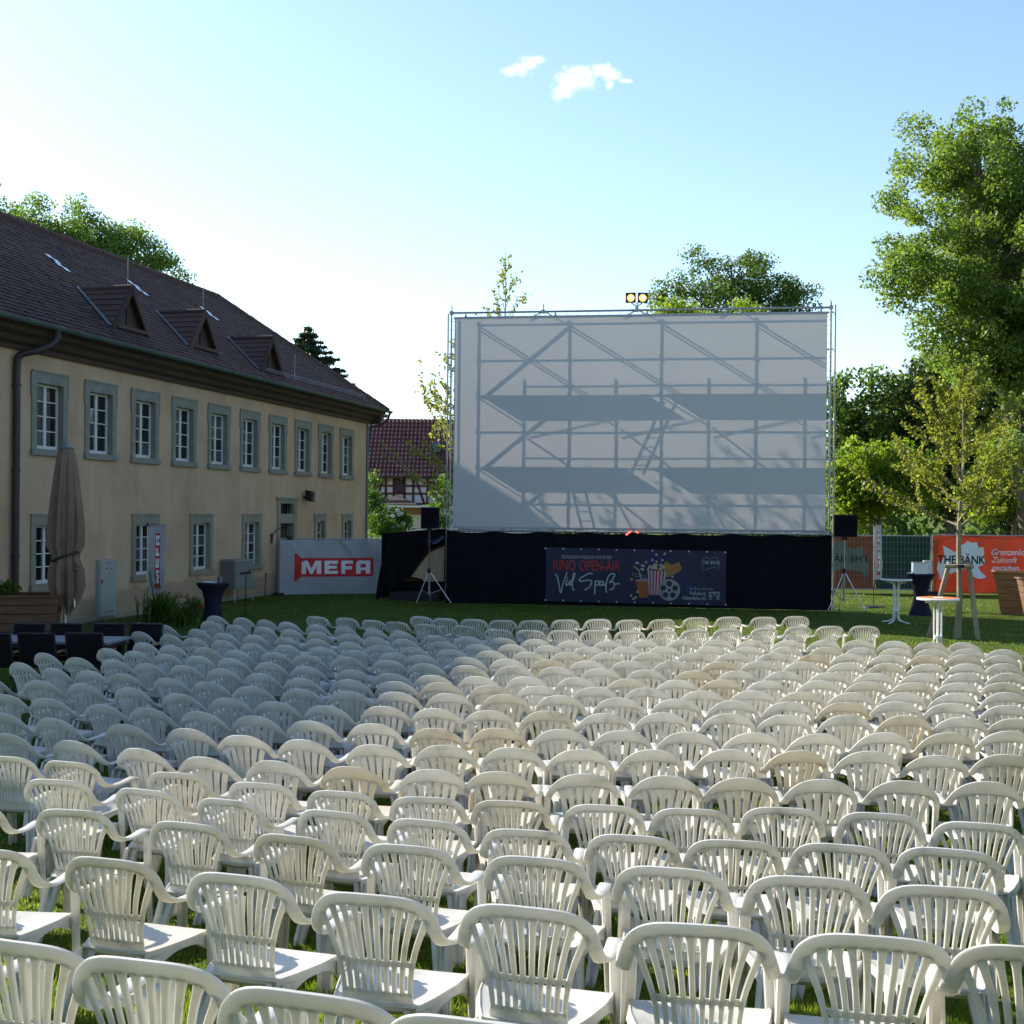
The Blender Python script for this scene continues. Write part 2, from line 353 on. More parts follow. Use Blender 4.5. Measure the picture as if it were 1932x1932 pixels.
M['timber'] = pm('red_timber', (.085, .018, .016), (.12, .028, .024), 5, .8)
M['plaster'] = pm('white_plaster', (.72, .72, .66), (.80, .80, .75), 3, .9)
M['blue_glass'] = pm('blue_glass', (.03, .05, .10), None, rough=.06, spec=.8)
M['screen'] = None
M['red'] = pm('red_enamel', (.62, .05, .03), None, rough=.35)
M['flower_red'] = pm('flower_red', (.45, .02, .03), (.6, .04, .05), 20, .7)
M['flower_white'] = pm('flower_white', (.75, .75, .70), None, rough=.8)
M['soil'] = pm('soil', (.035, .025, .018), (.06, .045, .03), 20, .95)
M['copper_brown'] = pm('steel_brown', (.16, .10, .06), (.22, .14, .08), 10, .5, metal=.5)
def screen_mat():
    m, t, b = newmat('screen_fabric')
    b.inputs['Base Color'].default_value = (.60, .61, .62, 1); b.inputs['Roughness'].default_value = .85; b.inputs['Specular IOR Level'].default_value = .1
    n = nnode(t, .6, 3); c = ramp(t, n.outputs['Fac'], [(.3, (.40, .375, .35)), (.7, (.43, .40, .37))])
    tr = t.nodes.new('ShaderNodeBsdfTranslucent'); lk(t, c, tr.inputs[0])
    ms = t.nodes.new('ShaderNodeMixShader'); ms.inputs[0].default_value = .22
    lk(t, b.outputs[0], ms.inputs[1]); lk(t, tr.outputs[0], ms.inputs[2]); lk(t, ms.outputs[0], t.nodes['Material Output'].inputs[0])
    return m
M['screen'] = screen_mat()
def emit_mat(name, col, st):
    m, t, b = newmat(name); b.inputs['Base Color'].default_value = (*col, 1)
    b.inputs['Emission Color'].default_value = (*col, 1); b.inputs['Emission Strength'].default_value = st; return m
M['lamp_glow'] = emit_mat('lamp_glow', (1.0, .42, .12), 1.0)
M['lamp_core'] = emit_mat('lamp_core', (1.0, .75, .45), 2.5)
M['neon'] = emit_mat('red_tube_light', (1.0, .08, .06), 2.0)

# ================================================================== SETTING
# lawn: one sheet, finer near the camera where it rises towards the viewer
ys = list(np.arange(-30, 0, 5)) + list(np.arange(0, 12, .25)) + list(np.arange(12, 60, 4)) + [60, 80, 120, 200, 400, 900]
xs = [-900, -300, -100, -40, -20, -12, -8, -6, -4, -2, 0, 2, 4, 6, 8, 12, 20, 40, 100, 300, 900]
V = [(x, y, ground_z(max(y, 2)) + (0 if y < 60 else min((y - 60) * .0095, 3.2))) for y in ys for x in xs]
nx = len(xs)
F = [(j * nx + i, j * nx + i + 1, (j + 1) * nx + i + 1, (j + 1) * nx + i) for j in range(len(ys) - 1) for i in range(nx - 1)]
gm = bpy.data.meshes.new('lawn'); gm.from_pydata(V, [], F); gm.materials.append(M['lawn'])
gm.polygons.foreach_set('use_smooth', [True] * len(gm.polygons))
tag(put('lawn', gm), kind='structure')
def blades(n, y0, y1, wd, h0, h1, seed, xlim=.46):
    g = np.random.default_rng(seed)
    if y1 < 13: Y = 1 / (1 / y0 + g.random(n) * (1 / y1 - 1 / y0))
    else: Y = np.exp(np.log(y0) + g.random(n) * (np.log(y1) - np.log(y0)))
    X = (g.random(n) * 2 - 1) * xlim * Y
    X = np.where(X < -16.5 + .242 * Y + .1, 1e9, X); k = X < 1e8; X = X[k]; Y = Y[k]; n = len(X)
    Z = np.interp(Y, [2.0, 2.9, 3.8, 5.0, 6.2, 7.5, 9.0], [.80, .68, .53, .34, .15, .03, 0])
    patch = .65 + .35 * np.sin(X * 2.1 + 1.3 * np.sin(Y * 1.7)) * np.sin(Y * 1.9 + X)
    H = (h0 + (h1 - h0) * g.random(n)) * patch
    a = g.random(n) * 6.283; b = g.random(n) * 6.283; ln = H * (.25 + .6 * g.random(n))
    W = wd * (.6 + .8 * g.random(n)) * (Y / y0) ** .5
    P0 = np.stack([X - np.cos(a) * W / 2, Y - np.sin(a) * W / 2, Z - .005], 1); P1 = np.stack([X + np.cos(a) * W / 2, Y + np.sin(a) * W / 2, Z - .005], 1)
    P2 = np.stack([X + np.cos(b) * ln, Y + np.sin(b) * ln, Z + H], 1)
    return np.stack([P0, P1, P2], 1).reshape(-1, 3), np.arange(3 * n).reshape(-1, 3)
v1, f1 = blades(230000, 2.7, 11, .0065, .03, .085, 1); v2, f2 = blades(110000, 10, 40, .016, .03, .07, 2)
gr = put('grass', np_mesh('grass', np.concatenate([v1, v2]), np.concatenate([f1, f2 + len(v1)]), M['blade']))
tag(gr, 'short mown grass of the lawn under and around the chairs', 'grass', kind='stuff')

# ------------------------------------------------------------------ long building on the left
EX, EY = .2352, .9719
BX, BY = -5.54, 45.3
BL = 30.0
bld = empty('old_building', (BX, BY, 0), math.atan2(EY, EX), 'long two-storey beige rendered building with tiled hipped roof along the left side', 'building')
def wall_x(px, py=950):
    a, b = ray(px, py); Y = 16.5 / (.242 - a); return (Y - BY) / EY, HCAM + b * Y
def to_local(P): d = Vector(P) - Vector((BX, BY, 0)); return Vector((d.x * EX + d.y * EY, -d.x * EY + d.y * EX, d.z))
def to_world(p): return Vector((BX + p[0] * EX - p[1] * EY, BY + p[0] * EY + p[1] * EX, p[2]))
EZ, PITCH, OV, RY = 6.50, .778, .60, 4.2
RZ = EZ + PITCH * (RY + OV)
def hit_roof(px, py):
    a, b = ray(px, py); p0 = to_local((0, 0, HCAM)); p1 = to_local((a, 1, HCAM + b)); d = p1 - p0
    t = (EZ + PITCH * (p0.y + OV) - p0.z) / (d.z - PITCH * d.y); return p0 + d * t
WTOP = 6.2
upper = [wall_x(p)[0] for p in (97, 190, 272, 343, 409, 467, 522, 571, 616, 653)]
st = np.polyfit(range(10), upper, 1); upper = [float(np.polyval(st, i)) for i in range(10)]
pit = float(st[0]); upper = [upper[0] - pit * 3] + upper
lower = [wall_x(p)[0] for p in (92, 275, 380, 475)]
small = [wall_x(p)[0] for p in (604, 655)]
doorx = wall_x(541)[0]
OWU, OWL = .94, .94
U0, U1 = 3.93, 5.36
L0, L1 = 0.98, 2.27
opens = [(x - OWU / 2, x + OWU / 2, U0, U1) for x in upper] + [(x - OWL / 2, x + OWL / 2, L0, L1) for x in lower]
opens += [(x - .36, x + .36, L0 + .15, L1) for x in small] + [(doorx - .52, doorx + .52, 0.02, 2.22), (doorx - .48, doorx + .48, 2.52, 2.86)]
cxs = sorted(set([-BL, 0] + [v for o in opens for v in o[:2]])); czs = sorted(set([0, WTOP] + [v for o in opens for v in o[2:]]))
mb = MB()
for i in range(len(cxs) - 1):
    for j in range(len(czs) - 1):
        mx_, mz_ = (cxs[i] + cxs[i + 1]) / 2, (czs[j] + czs[j + 1]) / 2
        if any(o[0] < mx_ < o[1] and o[2] < mz_ < o[3] for o in opens): continue
        mb.add([(cxs[i], 0, czs[j]), (cxs[i + 1], 0, czs[j]), (cxs[i + 1], 0, czs[j + 1]), (cxs[i], 0, czs[j + 1])], [(0, 1, 2, 3)])
D2 = RY * 2
mb.add([(0, 0, 0), (0, D2, 0), (0, D2, WTOP), (0, 0, WTOP)], [(0, 1, 2, 3)])
mb.add([(-BL, 0, 0), (-BL, D2, 0), (-BL, D2, WTOP), (-BL, 0, WTOP)], [(3, 2, 1, 0)])
mb.add([(-BL, D2, 0), (0, D2, 0), (0, D2, WTOP), (-BL, D2, WTOP)], [(3, 2, 1, 0)])
mb.build('wall', M['render'], bld)
plinth = MB().bx(-BL, doorx - .75, -.03, -.002, 0, .12).build('plinth', M['stone2'], bld)

def window(x, z0, z1, ow, sur, top, ears, stone, rows_, inframe=True):
    """stone surround (the part) with frame, panes and sill as its pieces; origin at sill centre"""
    h = z1 - z0; hw = ow / 2; f = MB(); rev = .16
    f.bx(-hw - sur, -hw, -.035, rev, -.001, h); f.bx(hw, hw + sur, -.035, rev, -.001, h)
    f.bx(-hw - sur, hw + sur, -.036, rev, h + .001, h + top)
    f.bx(-hw - sur - .02, hw + sur + .02, -.052, -.0362, h + top - .045, h + top + .004)
    if ears:
        for s in (-1, 1): f.bx(min(s * (hw + sur - .01), s * (hw + sur + .035)), max(s * (hw + sur - .01), s * (hw + sur + .035)), -.040, .01, h - .28, h + top - .06)
    g = put('window', f.mesh('window', stone), bld, (x, 0, z0))
    MB().bx(-hw - sur - .03, hw + sur + .03, -.075, rev, -.14, -.003).build('sill', stone, g)
    if not inframe: return g
    fr = MB(); t = .055
    fr.bx(-hw, -hw + t, rev - .05, rev, 0.0, h); fr.bx(hw - t, hw, rev - .05, rev, 0.0, h)
    fr.bx(-hw + t, hw - t, rev - .05, rev, h - t, h); fr.bx(-hw + t, hw - t, rev - .05, rev, 0, t * 1.5)
    fr.bx(-.045, .045, rev - .055, rev, t * 1.5, h - t)
    hh = h - t * 2.5
    for k in range(1, rows_):
        z = t * 1.5 + hh * k / rows_
        fr.bx(-hw + t, -.045, rev - .04, rev - .005, z - .012, z + .012); fr.bx(.045, hw - t, rev - .04, rev - .005, z - .012, z + .012)
    fr.build('window_frame', M['white_paint'], g)
    pw = hw - t - .045; ph = hh / rows_ - .024
    key = (round(pw, 3), round(ph, 3))
    if key not in PANES: PANES[key] = MB().bx(-pw / 2, pw / 2, -.004, .004, -ph / 2, ph / 2).mesh('pane', M['glass']); PANES_REFLECT[key] = MB().bx(-pw / 2, pw / 2, -.004, .004, -ph / 2, ph / 2).mesh('pane', M['glass_reflect'])
    for s in (-1, 1):
        for k in range(rows_):
            o = put('pane', PANES[key] if rng.random() > .3 else PANES_REFLECT[key], g, (s * (.045 + pw / 2), rev - .018, t * 1.5 + hh * (k + .5) / rows_))
            o.rotation_euler = (rng.uniform(-.012, .012), 0, rng.uniform(-.02, .02))
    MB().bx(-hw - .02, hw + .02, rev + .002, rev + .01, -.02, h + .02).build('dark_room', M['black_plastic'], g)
    return g
PANES = {}; PANES_REFLECT = {}
for x in upper: window(x, U0, U1, OWU, .17, .27, True, M['stone'], 4)
for x in lower: window(x, L0, L1, OWL, .17, .25, False, M['stone2'], 4)
for x in small: window(x, L0 + .15, L1, .72, .15, .25, False, M['stone2'], 3)
# door with stone surround and transom light
dr = put('door_surround', MB().bx(-.74, -.52, -.04, .3, 0, 2.98).bx(.52, .74, -.04, .3, 0, 2.98).bx(-.52, .52, -.04, .3, 2.22, 2.50).bx(-.52, .52, -.041, .3, 2.86, 2.98)
         .bx(-.80, .80, -.08, .1, 2.985, 3.06).bx(-.52, -.48, -.03, .3, 2.5, 2.86).bx(.48, .52, -.03, .3, 2.5, 2.86).mesh('door_surround', M['stone2']), bld, (doorx, 0, 0))
MB().bx(-.52, .52, .22, .27, .02, 2.22).bx(-.42, -.06, .20, .22, .2, 1.0).bx(.06, .42, .20, .22, .2, 1.0).bx(-.42, -.06, .20, .22, 1.15, 2.05).bx(.06, .42, .20, .22, 1.15, 2.05).build('door_leaf', M['wood_dark'], dr)
tf = MB()
for k in range(6): tf.bx(-.46 + k * .18, -.435 + k * .18, .10, .13, 2.5, 2.86)
tf.build('transom_bars', M['dark_metal'], dr)
MB().bx(-.48, .48, .2, .21, 2.5, 2.86).build('pane', M['glass'], dr)
# cornice and gutter
prof = [(.0, 5.98), (-.10, 5.98), (-.13, 6.07), (-.24, 6.12), (-.30, 6.22), (-.46, 6.30), (-.50, 6.38), (-.58, 6.40), (-.58, 6.47), (0, 6.47)]
cm = MB(); cm.loft([[Vector((x, y, z)) for y, z in prof] for x in (-BL, .0)])
cm.loft([[Vector((-y, yy2, z)) for y, z in prof] for yy2 in (-.5, D2)])
cm.build('cornice', M['wood_dark'], bld)
gm_ = MB(); n = 8
ring = lambda r: [(-.68 + r * math.cos(math.pi + math.pi * k / n), 6.50 + r * math.sin(math.pi + math.pi * k / n)) for k in range(n + 1)]
pr = ring(.085) + ring(.075)[::-1]
gm_.loft([[Vector((x, y, z)) for y, z in pr] for x in (-BL - .5, .68)])
gut = gm_.build('gutter', M['copper'], bld, True)
br = MB().box((0, -.68, 6.42), (.03, .19, .012)).mesh('gutter_bracket', M['copper'])
for k in range(26): put('gutter_bracket', br, gut, (-k * .95 - .2, 0, 0))
MB().tube([(.62, -.66, 6.45), (.66, -.55, 6.2), (.6, -.30, 6.0), (.30, .05, 5.85), (.12, .12, 5.7)], .05, 8).build('gutter_outlet', M['pipe'], bld, True)
px_ = wall_x(23, 900)[0]
dp = catmull([(px_ + .55, -.66, 6.46), (px_ + .55, -.62, 6.2), (px_ + .25, -.45, 5.98), (px_ + .02, -.16, 5.85), (px_, -.10, 5.6), (px_, -.10, 4.9)], 5) + [np.array((px_, -.10, 3)), np.array((px_, -.10, 0))]
dpo = MB().tube(dp, .075, 10).build('downpipe', M['pipe'], bld, True)
for z in (5.2, 3.4, 1.6): MB().tube([(px_, -.1, z), (px_, -.1, z + .05)], .088, 10).build('pipe_clamp', M['pipe'], dpo)
MB().tube([(-.18, -.05, 6.0), (-.18, -.05, 0)], .04, 8).build('downpipe', M['lead'], bld, True)
# roof shell and tiles
x0, x1 = -BL - OV, OV; y0, y1 = -OV, D2 + OV
rm = MB()
A_ = [(x0, y0, EZ - .03), (x1, y0, EZ - .03), (x1, y1, EZ - .03), (x0, y1, EZ - .03), (x0 + RY + OV, RY, RZ - .03), (x1 - RY - OV, RY, RZ - .03)]
rm.add(A_, [(0, 1, 5, 4), (1, 2, 5), (2, 3, 4, 5), (3, 0, 4), (3, 2, 1, 0)])
roof = rm.build('roof', M['tile'], bld)
SL = math.hypot(RY + OV, RZ - EZ); VY, VZ = (RY + OV) / SL, (RZ - EZ) / SL
TW, TE = .205, .178
def tile_geo(tw, ex, tw_gap=.006, h=.026):
    L = ex + .02; b = tw - tw_gap
    pl = [(0, L), (b, L), (b, ex * .30), (b * .78, ex * .07), (b * .5, 0), (b * .22, ex * .07), (0, ex * .30)]
    nn = lambda v: .004 + h * (1 - v / L)
    P = [(u, v, nn(v)) for u, v in pl] + [(u, v, nn(v) - h * .9) for u, v in pl[2:]]
    return P, [(6, 5, 4, 3, 2, 1, 0), (3, 8, 7, 2), (4, 9, 8, 3), (5, 10, 9, 4), (6, 11, 10, 5)]
TP, TF = tile_geo(TW, TE)
def slope_pt(u, v, n): return (u, -OV + v * VY - n * VZ, EZ + v * VZ + n * VY)
dorm = []
for pb in ((238, 621), (377, 657), (505, 700)):
    q = hit_roof(*pb); dorm.append(q)
def in_dormer(u, y):
    for q in dorm:
        if q.y < y < q.y + 1.25 and abs(u - q.x) < .74 * (1 - (y - q.y) / 1.25): return True
    return False
glass_at = [hit_roof(105, 500), hit_roof(257, 547), hit_roof(393, 595)]
cand = []
nc = int(SL / TE)
for j in range(nc):
    v = j * TE; y = -OV + (v + .1) * VY
    umax = OV - (y + OV); u = -24.0 + (TW / 2 if j % 2 else 0)
    while u + TW < umax + .05:
        if not in_dormer(u + TW / 2, y):
            uu = u + rng.uniform(-.004, .004); c = slope_pt(u, v, 0); wp = to_world(c)
            ipx = 966 + wp.x / wp.y * FPX
            cand.append((wp.length if ipx > -5 else 1e6, uu, v, rng.uniform(-.003, .006), rng.random()))
        u += TW
cand.sort()
tile_me = bpy.data.meshes.new('roof_tile')
tile_me.from_pydata([(u, v * VY - n * VZ, v * VZ + n * VY) for u, v, n in TP], [], TF); tile_me.materials.append(M['tile'])
for d, u, v, dn, tn in cand[:290]:
    o = put('roof_tile', tile_me, roof, slope_pt(u, v, .004 + dn))
tv, tf_, tt = [], [], []
for d, u, v, dn, tn in cand[290:]:
    b = len(tv); tv += [slope_pt(u + a, v + b2, n + dn + .004) for a, b2, n in TP]; tf_ += [tuple(i + b for i in f) for f in TF]; tt += [tn * .5] * len(TP)
me = bpy.data.meshes.new('roof_tiles'); me.from_pydata(tv, [], tf_); me.materials.append(M['tile'])
atr = me.attributes.new('tone', 'FLOAT', 'POINT'); atr.data.foreach_set('value', tt)
tag(put('roof_tiles', me, roof), kind='stuff')
# ridge and hip caps
cap = MB(); 
def caprow(mbx, a, b, n, r=.11):
    a = Vector(a); b = Vector(b); d = (b - a)
    for k in range(n):
        p = a + d * (k / n); q = a + d * ((k + 1.12) / n); mbx.tube([p, q], [r * rng.uniform(.88, .95), r * rng.uniform(1.0, 1.1)], 7)
caprow(cap, (x1, y0, EZ + .02), (x1 - RY - OV, RY, RZ + .02), 22); caprow(cap, (x1 - RY - OV, RY, RZ + .02), (x0 + RY + OV, RY, RZ + .02), 60)
cap.build('ridge_caps', M['tile'], roof, True)
gt = MB().bx(0, TW, 0, .004, 0, .004)
gq = MB(); gq.add([(0, 0, 0), (TW * .92, 0, 0), (TW * .92, TE * VY, TE * VZ), (0, TE * VY, TE * VZ)], [(0, 1, 2, 3)])
gme = gq.mesh('glass_tile', M['glass_tile'])
for q in glass_at:
    v0 = (q.y + OV) / VY
    for k in range(4):
        o = put('glass_tile', gme, roof, slope_pt(q.x + (TW / 2 if k % 2 else 0), v0 - (k - 1.5) * TE * 1.02, .05))
# snow guard near the far eave
sg = MB()
for hgt in (.08, .16): sg.tube([slope_pt(-9.5, .55, hgt), slope_pt(-.9, .55, hgt)], .008, 5)
for k in range(12): sg.tube([slope_pt(-9.5 + k * .78, .55, 0), slope_pt(-9.5 + k * .78, .55, .2)], .009, 5)
sg.build('snow_guard', M['galv'], roof)
for px2, py2 in ((241, 512), (383, 555), (556, 690)):
    q = hit_roof(px2, py2 + 30); MB().tube([(q.x, q.y, q.z), (q.x, q.y, q.z + .9)], .008, 5).build('lightning_rod', M['galv'], roof)
# dormers
DWH, DH = .70, .96
for q in dorm:
    g = put('dormer', MB().add([(-DWH, 0, .02), (DWH, 0, .02), (0, 0, DH)], [(0, 1, 2)]).mesh('dormer', M['wood_dark']), bld, (q.x, q.y, q.z))
    back = DH / PITCH
    for s in (-1, 1):
        d = MB(); lo = Vector((s * (DWH + .12), -.14, -.10)); ap = Vector((0, -.14, DH + .05)); bk = Vector((0, back + .05, DH + .05)); lb = Vector((s * (DWH + .12), -.1, -.09))
        nrm = (ap - lo).cross(bk - lo); nrm.normalize(); nrm *= (1 if nrm.z > 0 else -1)
        # tile courses on the flank, laid parallel to the dormer ridge
        e1 = Vector((0, 1, 0)); e2 = (ap - lo).normalized(); Ls = (ap - lo).length; nr = 7
        for k in range(nr):
            w0 = Ls * k / nr; wid = (back + .2) * (1 - 0) ; 
            # rows end at the valley line
            yend = lambda w: -.14 + (back + .19) * max(0.02, (w / Ls))
            m_ = int(max(1, round((yend(w0) + .3) / .19)))
            for i in range(m_):
                ya, yb = -.14 + i * .19, -.14 + (i + 1) * .19 - .006
                if ya > yend(w0): break
                yb = min(yb, yend(w0 + .1) + .05)
                pa = lo + e2 * w0; pb_ = lo + e2 * (w0 + Ls / nr + .015); t1 = .04 + rng.uniform(-.004, .004)
                c = [Vector((pa.x, ya, pa.z)) + nrm * t1, Vector((pa.x, yb, pa.z)) + nrm * t1, Vector((pb_.x, yb, pb_.z)) + nrm * .012, Vector((pb_.x, ya, pb_.z)) + nrm * .012]
                c2_ = [c[0] - nrm * .03, c[1] - nrm * .03]
                d.add(c + c2_, [(0, 1, 2, 3), (1, 0, 4, 5)])
        d.add([lo, ap, bk], [(0, 1, 2)]); 
        tag(d.build('dormer_tiles', M['tile'], g), kind='stuff')
        MB().beam(lo + Vector((0, -.03, -.02)), ap + Vector((0, -.03, -.02)), .05, .14, (0, 1, 0)).build('bargeboard', M['tile'], g)
        fl = MB(); a0 = Vector((s * (DWH + .10), -.12, -.07)); b0 = Vector((0, back + .1, DH + .10)); sd = Vector((s * .20, 0, 0))
        n_ = Vector((0, -VZ, VY)) * .035
        fl.add([a0 + n_, a0 + sd + n_, b0 + sd * .8 + n_, b0 + n_], [(0, 1, 2, 3)]); fl.build('flashing', M['lead'], g)
    MB().tube([(0, -.16, DH + .07), (0, back + .05, DH + .07)], .07, 8).build('ridge_cap', M['tile'], g, True)
    MB().bx(-DWH + .05, DWH - .05, -.20, .03, -.06, .03).build('flashing', M['wood_dark'], g)
    MB().bx(-.02, .02, -.03, -.003, .1, DH - .1).build('shutter_bar', M['dark_metal'], g)
# things on the facade
lx, lz = wall_x(512, 1010)
lt = empty('wall_lantern', to_world((lx, 0, lz)), math.atan2(EY, EX), 'wrought iron lantern on a curved arm beside the doorway', 'lantern')
MB().tube(catmull([(0, -.02, -.1), (0, -.12, .12), (.05, -.35, .25), (.1, -.55, .18), (.1, -.58, .02)], 5), .014, 6).build('arm', M['dark_metal'], lt, True)
MB().bx(-.06, .06, -.03, 0, -.25, .05).build('back_plate', M['dark_metal'], lt)
lg = MB().lathe([(.02, .02), (.13, -.06), (.12, -.07), (.10, -.07)], 6, (.1, -.58, 0)).lathe([(.07, -.40), (.06, -.42), (.01, -.47)], 6, (.1, -.58, 0))
for k in range(6):
    a = k * math.pi / 3; lg.tube([(.1 + .10 * math.cos(a), -.58 + .10 * math.sin(a), -.07), (.1 + .07 * math.cos(a), -.58 + .07 * math.sin(a), -.4)], .007, 4)
lg.build('lamp_cage', M['dark_metal'], lt)
MB().lathe([(.085, -.08), (.062, -.395)], 6, (.1, -.58, 0)).build('lamp_glass', M['glass'], lt)
sx_, sz_ = wall_x(573, 936)
ws = empty('wall_speaker', to_world((sx_, 0, sz_)), math.atan2(EY, EX), 'small black loudspeaker fixed high on the beige wall above the doorway', 'speaker')
MB().loft([[Vector((x, y, z)) for x, y, z in ((-.10, -.10, zz), (.10, -.10, zz), (.14, -.34, zz - .05), (-.14, -.34, zz - .05))] for zz in (-.14, .2)]).build('housing', M['black_plastic'], ws)
MB().bx(-.02, .02, -.10, 0, -.08, .0).build('bracket', M['black_plastic'], ws)
MB().lathe([(.10, 0), (.09, .02), (.03, .01)], 14).build('cone', M['dark_metal'], ws).matrix_local = Matrix.Translation((0, -.345, .0)) @ Matrix.Rotation(R(90), 4, 'X')
cx_, cz_ = wall_x(197, 1110)
mc = empty('meter_cabinet', to_world((cx_, 0, 0)), math.atan2(EY, EX), 'tall flat off-white metal cabinet door set against the beige wall', 'cabinet')
ch0, ch1 = wall_x(197, 1163)[1], wall_x(197, 1055)[1]; chw = .36
MB().bx(-chw, chw, -.10, .0, ch0, ch1).build('body', M['cab_white'], mc)
MB().bx(-chw + .03, chw - .03, -.118, -.101, ch0 + .03, ch1 - .03).build('door', M['cab_white'], mc)
MB().bx(-chw + .06, -chw + .10, -.13, -.119, ch0 + .8, ch0 + .9).build('handle', M['dark_metal'], mc)
vs = MB()
for k in range(5): vs.bx(-.16 + k * .08, -.12 + k * .08, -.122, -.1185, ch0 + .10, ch0 + .13)
for a, b in ((0, -.08), (-.08, -.22), (.08, -.22), (0, -.32)): vs.bx(a - .02, a + .02, -.122, -.1185, ch1 + b - .03, ch1 + b)
vs.build('vent_slots', M['dark_metal'], mc)

# ------------------------------------------------------------------ half-timbered house in the gap
HY = 58.0; hs = HY / FPX
hx0 = at(700, 950, HY).x
hz = lambda y: HCAM - (y + 2 - 966) * hs
hX = lambda x: (x - 700) * hs
house = empty('half_timbered_house', (hx0, HY, 0), R(2), 'white half-timbered house with red timbers and plum red tiled roof behind the screen', 'house')
HX0, HX1 = hX(668), hX(1010)
MB().bx(HX0, HX1, .0, 6.4, 0, hz(896)).build('wall', M['plaster'], house)
def hb(n, xa, ya, xb, yb, wd=4.6):
    MB().beam((hX(xa), -.03, hz(ya)), (hX(xb), -.03, hz(yb)), .06, wd * hs, (0, 1, 0)).build(n, M['timber'], house)
for y in (900, 916.5, 931, 950): hb('beam', 669, y, 1009, y, 5.5 if y < 905 else 3.2)
for k, x in enumerate((681, 692, 707, 727.6, 742.5, 763, 779.5, 806, 840, 870)): hb('post', x, 902, x, 950, 4)
for a in ((722, 903, 709.5, 949), (784, 903, 800, 949), (849, 903, 862, 949)): hb('brace', *a, 4)
def hwin(xa, ya, xb, yb):
    wv = put('window', MB().bx(hX(xa) - .06, hX(xb) + .06, -.07, -.02, hz(yb) - .06, hz(ya) + .06).mesh('window', M['timber']), house)
    c = (hX(xa) + hX(xb)) / 2; r_ = (hX(xb) - hX(xa)) / 2 - .03; zt, zb = hz(ya), hz(yb)
    for s in (-1, 1):
        for k in range(3):
            za = zb + (zt - zb) * k / 3 + .02; zc = zb + (zt - zb) * (k + 1) / 3 - .02
            MB().bx(min(c + s * .02, c + s * r_), max(c + s * .02, c + s * r_), -.085, -.072, za, zc).build('pane', M['blue_glass'], wv)
hwin(745.5, 906, 760, 927); hwin(811, 910, 828, 929); hwin(878, 908, 893, 928)
rs, rz_ = hz(899), at(700, 791, HY + 3.4).z
hr = MB().add([(HX0 - .4, -.5, rs), (HX1, -.5, rs), (HX1, 3.4, rz_), (HX0 - .4, 3.4, rz_), (HX0 - .4, 7.2, rs), (HX1, 7.2, rs)], [(0, 1, 2, 3), (3, 2, 5, 4)]).build('roof', M['tile_red'], house)
pt, pf, ptn = [], [], []
sl2 = math.hypot(3.9, rz_ - rs); vy, vz = 3.9 / sl2, (rz_ - rs) / sl2
nrow, tw2 = 14, .20
for j in range(nrow):
    v0 = sl2 * j / nrow; v1_ = sl2 * (j + 1) / nrow + .03; u = HX0 - .4
    while u < hX(880):
        b = len(pt); tn = rng.random() * .5
        for v, h_ in ((v0, .035), (v1_, .008)):
            for i, hh_ in ((0, 0), (.25, .03), (.5, .045), (.75, .03), (1, 0)):
                n_ = h_ + hh_; pt.append((u + i * tw2, -.5 + v * vy - n_ * vz, rs + v * vz + n_ * vy)); ptn.append(tn)
        pf += [(b + i, b + i + 1, b + i + 6, b + i + 5) for i in range(4)]
        u += tw2
me = bpy.data.meshes.new('roof_tiles'); me.from_pydata(pt, [], pf); me.materials.append(M['tile_red'])
a_ = me.attributes.new('tone', 'FLOAT', 'POINT'); a_.data.foreach_set('value', ptn); tag(put('roof_tiles', me, hr), kind='stuff')
sk = put('skylight', MB().beam((hX(820), -.5 + sl2 * .36 * vy, rs + sl2 * .36 * vz + .08), (hX(820), -.5 + sl2 * .56 * vy, rs + sl2 * .56 * vz + .08), 20 * hs, .08, (1, 0, 0)).mesh('skylight', M['dark_metal']), hr)
MB().beam((hX(820), -.56 + sl2 * .38 * vy, rs + sl2 * .38 * vz + .12), (hX(820), -.56 + sl2 * .54 * vy, rs + sl2 * .54 * vz + .12), 16 * hs, .03, (1, 0, 0)).build('pane', M['blue_glass'], sk)
MB().tube([(HX0 - .4, -.58, rs - .02), (HX1, -.58, rs - .02)], .07, 6).build('gutter', M['wood_dark'], house)
pz0, pz1 = hz(952), hz(939)
MB().add([(hX(708), -2.4, pz0), (hX(792), -2.4, pz0), (hX(792), 0, pz0), (hX(708), 0, pz0), (hX(750), -1.2, pz1 + .1), (hX(752), 0, pz1 + .1)], [(0, 1, 4), (1, 2, 5, 4), (3, 0, 4, 5), (0, 3, 2, 1)]).build('porch_roof', M['wood_dark'], house)
MB().bx(hX(740), hX(830), -2.6, -.2, hz(957), hz(954)).build('awning', M['white_metal'], house)
MB().bx(hX(752), hX(812), -2.3, -2.2, hz(971), hz(958)).build('balcony_boards', M['wood'], house)
for x in (718, 735, 800): MB().bx(hX(x), hX(x) + .14, -2.3, -2.16, 0, hz(953)).build('porch_post', M['plaster'], house)

